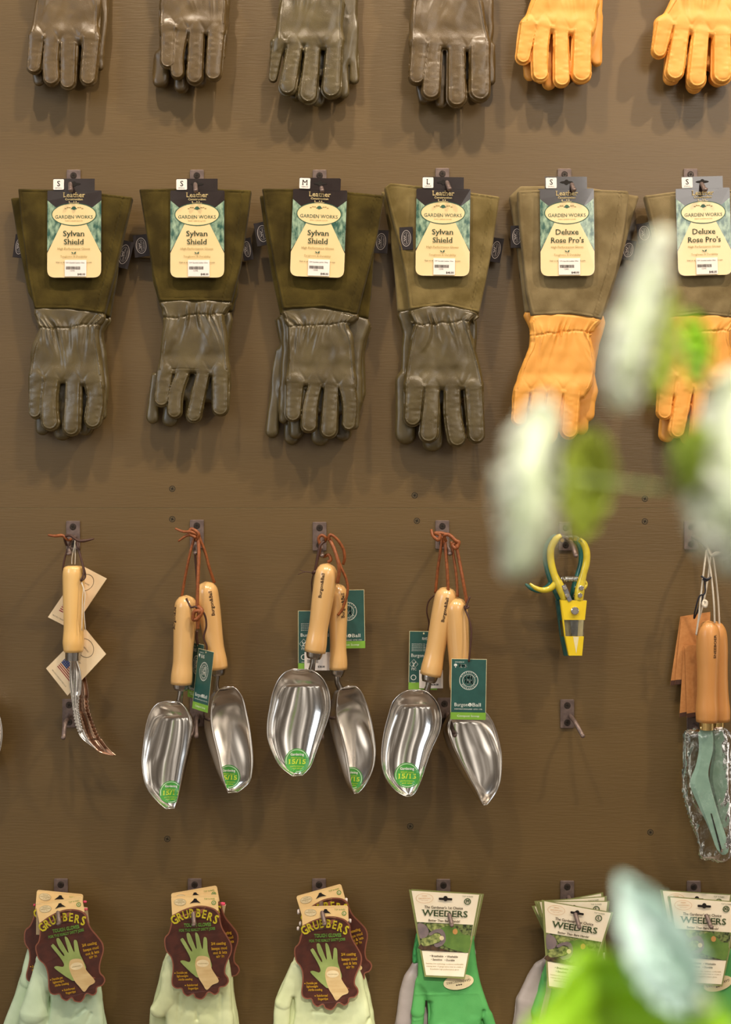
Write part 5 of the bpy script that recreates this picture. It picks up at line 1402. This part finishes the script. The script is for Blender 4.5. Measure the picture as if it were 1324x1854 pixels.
knit_glove(r, c3, [(330, 1000), (500, 820), (850, 820), (980, 1050), (1060, 1300), (1100, 1650), (1090, 1950), (300, 1950), (300, 1500), (270, 1250)],
           [(340, 1050, 200, 1400, 80, 95, 2), (200, 1400, 150, 1900, 95, 85, 2), (430, 1800, 430, 2150, 100, 95), (660, 1800, 660, 2200, 105, 100), (880, 1800, 880, 2150, 100, 95), (1060, 1650, 1070, 2000, 60, 70)], 42, M['sage_knit'], 108,
           creases=((300, 1350, 285, 1640, -3.5, 4), (1080, 1560, 1040, 1640, -3, 3), (500, 1480, 780, 1500, -2, 3)))
bead(r, c3, 368, 590, 14, 26, 50, M['white_knit']); bead(r, c3, 345, 640, 16, 22, 50, M['white_knit']); bead(r, c3, 886, 560, 18, 24, 50, M['white_knit'])

WL = 'green knit gloves on cream tapering cards'
def knits(lab, hx, hy, d): return thing('knit_gloves', hx, hy, d, lab, 'gloves', WL)
def oval_patch(root, C, x, y, rx, ry, d, rot):
    p = at(C, x, y); a = math.radians(rot); c, s = math.cos(a), math.sin(a)
    b = MB(); b.T = lambda V: np.stack([p[0] + V[:, 0] * c + V[:, 1] * s, p[1] - V[:, 0] * s + V[:, 1] * c, d + V[:, 2]], 1)
    b.prism(ell(0, 0, rx, ry, 36), -1.0, 0, 0); b.text('GARDENWORKS', 0, -3, 4.2, 0.2, 1, True, rot=180, width=rx * 1.6)
    for k in range(3): b.ellipse(-4 + 4 * k, 5, 1.8, 1.3, 0.2, 1, 8)
    b.build('oval_patch', [M['tan_pale'], M['dark_ink']], root, d)

r = knits('green knit gloves behind the front pair on the size M cream card hook', 803, 1630, 26)
weeder_card(r, *at(c4, 640, 322), 36, -0.5, 'M')
knit_glove(r, c4, [(340, 900), (500, 750), (860, 750), (920, 1000), (700, 1500), (300, 1700), (100, 1700), (120, 1500), (170, 1200)],
           [(280, 1180, 210, 1650, 100, 108, 1), (210, 1650, 190, 1950, 108, 90), (420, 1600, 380, 2000, 80, 80), (1040, 1600, 1060, 1950, 50, 60)], 20, M['grey_nitrile'], 111, 9)
sculpt('knit_cuff', M['rib_knit'], r, 24, round_poly(c4((310, 690), (910, 700), (935, 980), (880, 1040), (270, 1000), (272, 900)), 3), (), T=8, R=6, depth=22, res=2.0, seed=4, folds=0.4)
r = knits('green knit gloves at the front of the hook with the single size M cream card', 803, 1634, 48)
weeder_card(r, *at(c4, 615, 325), 64, 0, 'M')
knit_glove(r, c4, [(330, 820), (500, 700), (880, 700), (905, 800), (940, 1050), (1010, 1300), (1080, 1500), (1140, 1700), (1090, 1800), (1000, 1600), (980, 1640), (900, 1900), (470, 1900), (440, 1500), (400, 1300), (330, 1200), (330, 1000)],
           [(350, 1200, 330, 1500, 50, 70), (340, 1450, 310, 1850, 60, 60), (560, 1700, 560, 2100, 95, 90), (760, 1700, 770, 2150, 95, 90), (910, 1600, 930, 2050, 80, 85), (1060, 1550, 1140, 1850, 40, 50)], 44, M['grass_knit'], 112, folds=0.6,
           creases=((455, 1400, 460, 1640, -4, 4), (1010, 1480, 990, 1640, -4, 3), (300, 1310, 980, 1290, 0.8, 1.2), (280, 1580, 440, 1560, 0.8, 1.2)))
oval_patch(r, c4, 752, 1198, 27.5, 13.5, 57.5, 9)

lab4 = ['green and grey gloves on the rearmost fanned cream card, tipped most steeply', 'green and grey gloves on the second fanned cream card from the wall',
        'green and grey gloves on the third fanned cream card, next behind the front', 'green and grey gloves on the front cream card of the fanned stack, size L']
pos = [((640, 400), 14.5, 22), ((665, 395), 7.5, 34), ((690, 420), 3.5, 46), ((722, 474), -6.6, 60)]
for i in range(4):
    (px, py), rt, dd = pos[i]
    r = knits(lab4[i], 1027, 1632, dd - 8)
    weeder_card(r, *at(c5, px, py), dd, rt, 'L', 0.0)
    if i == 0:
        knit_glove(r, c5, [(380, 940), (500, 800), (900, 850), (1000, 1200), (900, 1900), (80, 1900), (90, 1500), (150, 1300), (240, 1080)], [(330, 1050, 190, 1400, 60, 105), (190, 1400, 150, 1850, 105, 80), (500, 1800, 500, 2100, 90, 90)], 12, M['grey_nitrile'], 121, 7)
    elif i == 1:
        knit_glove(r, c5, [(400, 1000), (500, 900), (950, 900), (1050, 1300), (950, 1900), (260, 1900), (330, 1300)], [(420, 1150, 330, 1500, 60, 90), (600, 1800, 600, 2100, 90, 90), (850, 1800, 850, 2100, 90, 90)], 24, M['grass_knit'], 122, 6)
    elif i == 2:
        knit_glove(r, c5, [(420, 1000), (520, 900), (950, 900), (1100, 1300), (1050, 1900), (330, 1900), (400, 1300)], [(560, 1800, 540, 2100, 90, 90), (800, 1800, 820, 2100, 90, 90)], 36, M['grey_nitrile'], 123, 6)
    else:
        knit_glove(r, c5, [(450, 1000), (560, 900), (950, 950), (1120, 1300), (1150, 1900), (400, 1900), (450, 1300)], [(520, 1800, 500, 2100, 90, 90), (760, 1800, 770, 2100, 95, 90), (1000, 1800, 1050, 2100, 90, 90)], 48, M['grass_knit'], 124, 7)

r = knits('green and grey gloves on the rear cream card of the size XL hook', 1256, 1632, 24)
weeder_card(r, *at(c6, 968, 328), 36, -0.2, 'XL')
knit_glove(r, c6, [(700, 700), (900, 800), (1300, 850), (1400, 1200), (1350, 1500), (800, 1500), (640, 1000), (650, 750)], [(700, 980, 720, 1250, 55, 60), (900, 1350, 700, 1620, 100, 100), (1000, 1450, 900, 1900, 120, 100)], 18, M['grey_nitrile'], 131, 8)
r = knits('green and grey gloves on the front cream card of the size XL hook', 1256, 1636, 48)
weeder_card(r, *at(c6, 1045, 400), 64, -1.0, 'XL')
knit_glove(r, c6, [(760, 900), (900, 800), (1330, 850), (1430, 1200), (1500, 1500), (1400, 1900), (760, 1900), (700, 1500), (800, 1300)],
           [(720, 1350, 640, 1800, 60, 80), (860, 1700, 850, 2050, 90, 90), (1060, 1700, 1060, 2100, 95, 90), (1280, 1700, 1300, 2050, 95, 90)], 44, M['grass_knit'], 132, folds=0.6)
oval_patch(r, c6, 1190, 1215, 27, 13, 57.5, 16)

# ------------------------------------------------------------------ plants close to the lens
def leafmat(name, c1_, c2_, rough=0.4, ns=30, tr=0.35):
    m = mat(name, c1_, rough, color2=c2_, nscale=ns, coat=0.1)
    n, l = m.node_tree.nodes, m.node_tree.links
    p = n['Principled BSDF']; out = n['Material Output']
    t = n.new('ShaderNodeBsdfTranslucent'); t.inputs['Color'].default_value = lin(c1_)
    x = n.new('ShaderNodeMixShader'); x.inputs['Fac'].default_value = tr
    l.new(p.outputs[0], x.inputs[1]); l.new(t.outputs[0], x.inputs[2]); l.new(x.outputs[0], out.inputs['Surface'])
    return m
M['petal'] = leafmat('white_petal', 'fbfbf4', 'eaf0d8', 0.6, 30, 0.4)
M['flower_core'] = leafmat('pale_green_buds', 'eaf0d6', 'd6e2b4', 0.6, 60, 0.2)
M['petal_green'] = leafmat('lime_petal', 'b3c45a', '93a83c', 0.6, 14, 0.4)
M['leaf_bright'] = leafmat('bright_leaf', 'b8e232', '9ccf24', 0.35, 9, 0.4)
M['leaf_pale'] = leafmat('pale_blue_leaf', 'eefaf8', '9ecdb0', 0.35, 11, 0.3)
M['leaf_olive'] = leafmat('olive_leaf', 'bcc650', '9cac3a', 0.45, 9, 0.4)
M['stem'] = mat('green_stem', '8a9a5a', 0.6)

def panicle(root, pts, rad, d, m, seed, n=170, pet=17, name='flower_head'):
    """cone shaped flower head: four petalled florets all round a branching core"""
    rs = np.random.RandomState(seed); P = np.array(smooth_line([(x, y, d) for x, y in pts], 8))
    R = np.interp(np.linspace(0, 1, len(P)), np.linspace(0, 1, len(rad)), rad)
    b = MB()
    s = (DIST * 1000 - d) / (DIST * 1000)
    for i in range(n):
        t = rs.rand() * (len(P) - 1); a = int(t); f = t - a; c = P[a] * (1 - f) + P[min(a + 1, len(P) - 1)] * f
        r = np.interp(t, np.arange(len(R)), R)
        v = rs.normal(size=3); v /= np.linalg.norm(v)
        o = c + np.array([v[0] * r, v[1] * r, v[2] * r * s]) * rs.uniform(0.75, 1.05)
        u = np.cross(v, rs.normal(size=3)); u /= np.linalg.norm(u); w = np.cross(v, u)
        for k in range(4):
            an = k * math.pi / 2 + rs.uniform(-.2, .2)
            e = u * math.cos(an) + w * math.sin(an); g = np.cross(v, e)
            L = pet * rs.uniform(0.8, 1.15)
            q = [o, o + e * L * .5 + g * L * .42 + v * 2, o + e * L * 1.0 + g * L * .2 + v * 4, o + e * L * 1.05 - g * L * .2 + v * 4, o + e * L * .5 - g * L * .42 + v * 2]
            q = [(z[0], z[1], d + (z[2] - d) * 1.0) for z in q]
            b.add(q, [(0, 1, 2, 3, 4)], 0)
    b.tube([tuple(p) for p in P], np.maximum(R * 0.22, 2), 1, 8)
    b.tube([tuple(p) for p in P], np.maximum(R * 0.6, 2), 2, 14)
    return b.build(name, [m, M['stem'], M['petal_green'] if m is M['petal_green'] else M['flower_core']], root, d)

def leaf(root, base, tip, width, d, m, bend=0.0, seed=0, cup=0.25, dz=0.0, name='leaf', belly=0.45):
    b = MB(); A_ = np.array(base, float); B_ = np.array(tip, float); L = np.linalg.norm(B_ - A_); e = (B_ - A_) / L; g = np.array([-e[1], e[0]])
    n, k = 26, 11; V = []
    rs = np.random.RandomState(seed)
    for i in range(n):
        t = i / (n - 1); w = width * (math.sin(math.pi * t ** (math.log(0.5) / math.log(belly)))) ** 0.75 if 0 < t < 1 else 0.3
        c = A_ + e * L * t + g * bend * math.sin(math.pi * t)
        for j in range(k):
            s = j / (k - 1) * 2 - 1
            w2 = w * (1 + 0.05 * math.sin(t * 60))
            p = c + g * w2 * s
            V.append((p[0], p[1], d + dz * t + cup * w * abs(s) + 3 * math.sin(t * 34 + abs(s) * 3)))
    b.add(V, [(i * k + j, i * k + j + 1, (i + 1) * k + j + 1, (i + 1) * k + j) for i in range(n - 1) for j in range(k - 1)])
    o = b.build(name, [m], root, d, smooth=True)
    so = o.modifiers.new('thickness', 'SOLIDIFY'); so.thickness = 0.0006
    return o

DF = 1440
r = thing('flowering_branch', 1700, 1200, DF, 'blurred white panicle blooms and olive leaves hanging in front of the yellow gauntlets', 'flowers', dref=DF)
spine(r, 'stem', [(1700, 1200, DF), (1560, 1000, DF), (1420, 900, DF), (1250, 890, DF), (1080, 870, DF), (1000, 860, DF)], [9, 8, 7, 5, 4, 3], M['stem'], DF)
spine(r, 'stem', [(1420, 900, DF), (1330, 760, DF), (1240, 640, DF), (1180, 600, DF)], [6, 5, 4, 3], M['stem'], DF)
panicle(r, [(1195, 430), (1175, 500), (1150, 580), (1130, 660), (1130, 725)], [8, 28, 40, 38, 12], DF, M['petal'], 5, 330)
panicle(r, [(985, 740), (965, 800), (950, 860), (955, 930), (945, 1000), (925, 1030)], [14, 50, 58, 56, 38, 8], DF, M['petal'], 6, 460)
panicle(r, [(1330, 690), (1320, 760), (1320, 840), (1320, 920), (1330, 1000)], [24, 46, 74, 84, 50], DF, M['petal'], 7, 520)
panicle(r, [(1260, 790), (1245, 830), (1250, 870)], [14, 26, 12], DF + 20, M['petal_green'], 8, 60)
leaf(r, (1075, 770), (1050, 985), 50, DF - 40, M['leaf_olive'], 8, 1, 0.3)
leaf(r, (1090, 800), (1010, 900), 30, DF - 60, M['leaf_olive'], 8, 1, 0.3)
leaf(r, (1180, 735), (1215, 520), 26, DF - 30, M['leaf_olive'], 6, 2, 0.3)
leaf(r, (1255, 700), (1250, 560), 26, DF - 60, M['leaf_bright'], 6, 3, 0.3)
r = thing('leafy_plant', 1180, 2240, DF, 'blurred plant at lower right with bright green leaf and pale silvery leaf', 'plant', dref=DF)
spine(r, 'stem', [(1180, 2240, DF), (1190, 2050, DF), (1230, 1900, DF), (1262, 1812, DF)], [9, 8, 6, 4], M['stem'], DF)
spine(r, 'stem', [(1180, 2240, DF), (1150, 2120, DF), (1130, 2010, DF)], [8, 7, 6], M['stem'], DF)
leaf(r, (1180, 2080), (1052, 1716), 190, DF - 10, M['leaf_bright'], 10, 5, 0.2, 0, belly=0.55)
leaf(r, (1120, 2120), (960, 1838), 110, DF - 30, M['leaf_bright'], -10, 6, 0.2)
leaf(r, (1130, 2060), (1185, 1790), 90, DF - 60, M['leaf_bright'], -10, 8, 0.2)
leaf(r, (1262, 1815), (1122, 1583), 60, DF + 30, M['leaf_pale'], -6, 7, 0.35, 0, belly=0.5)
leaf(r, (1250, 1840), (1120, 1690), 26, DF + 40, M['leaf_pale'], -6, 9, 0.3)
panicle(r, [(1252, 1795), (1272, 1815)], [12, 14], DF + 20, M['petal'], 12, 26, 12)
leaf(r, (1300, 1860), (1255, 1818), 16, DF, M['leaf_olive'], 0, 9, 0.2)
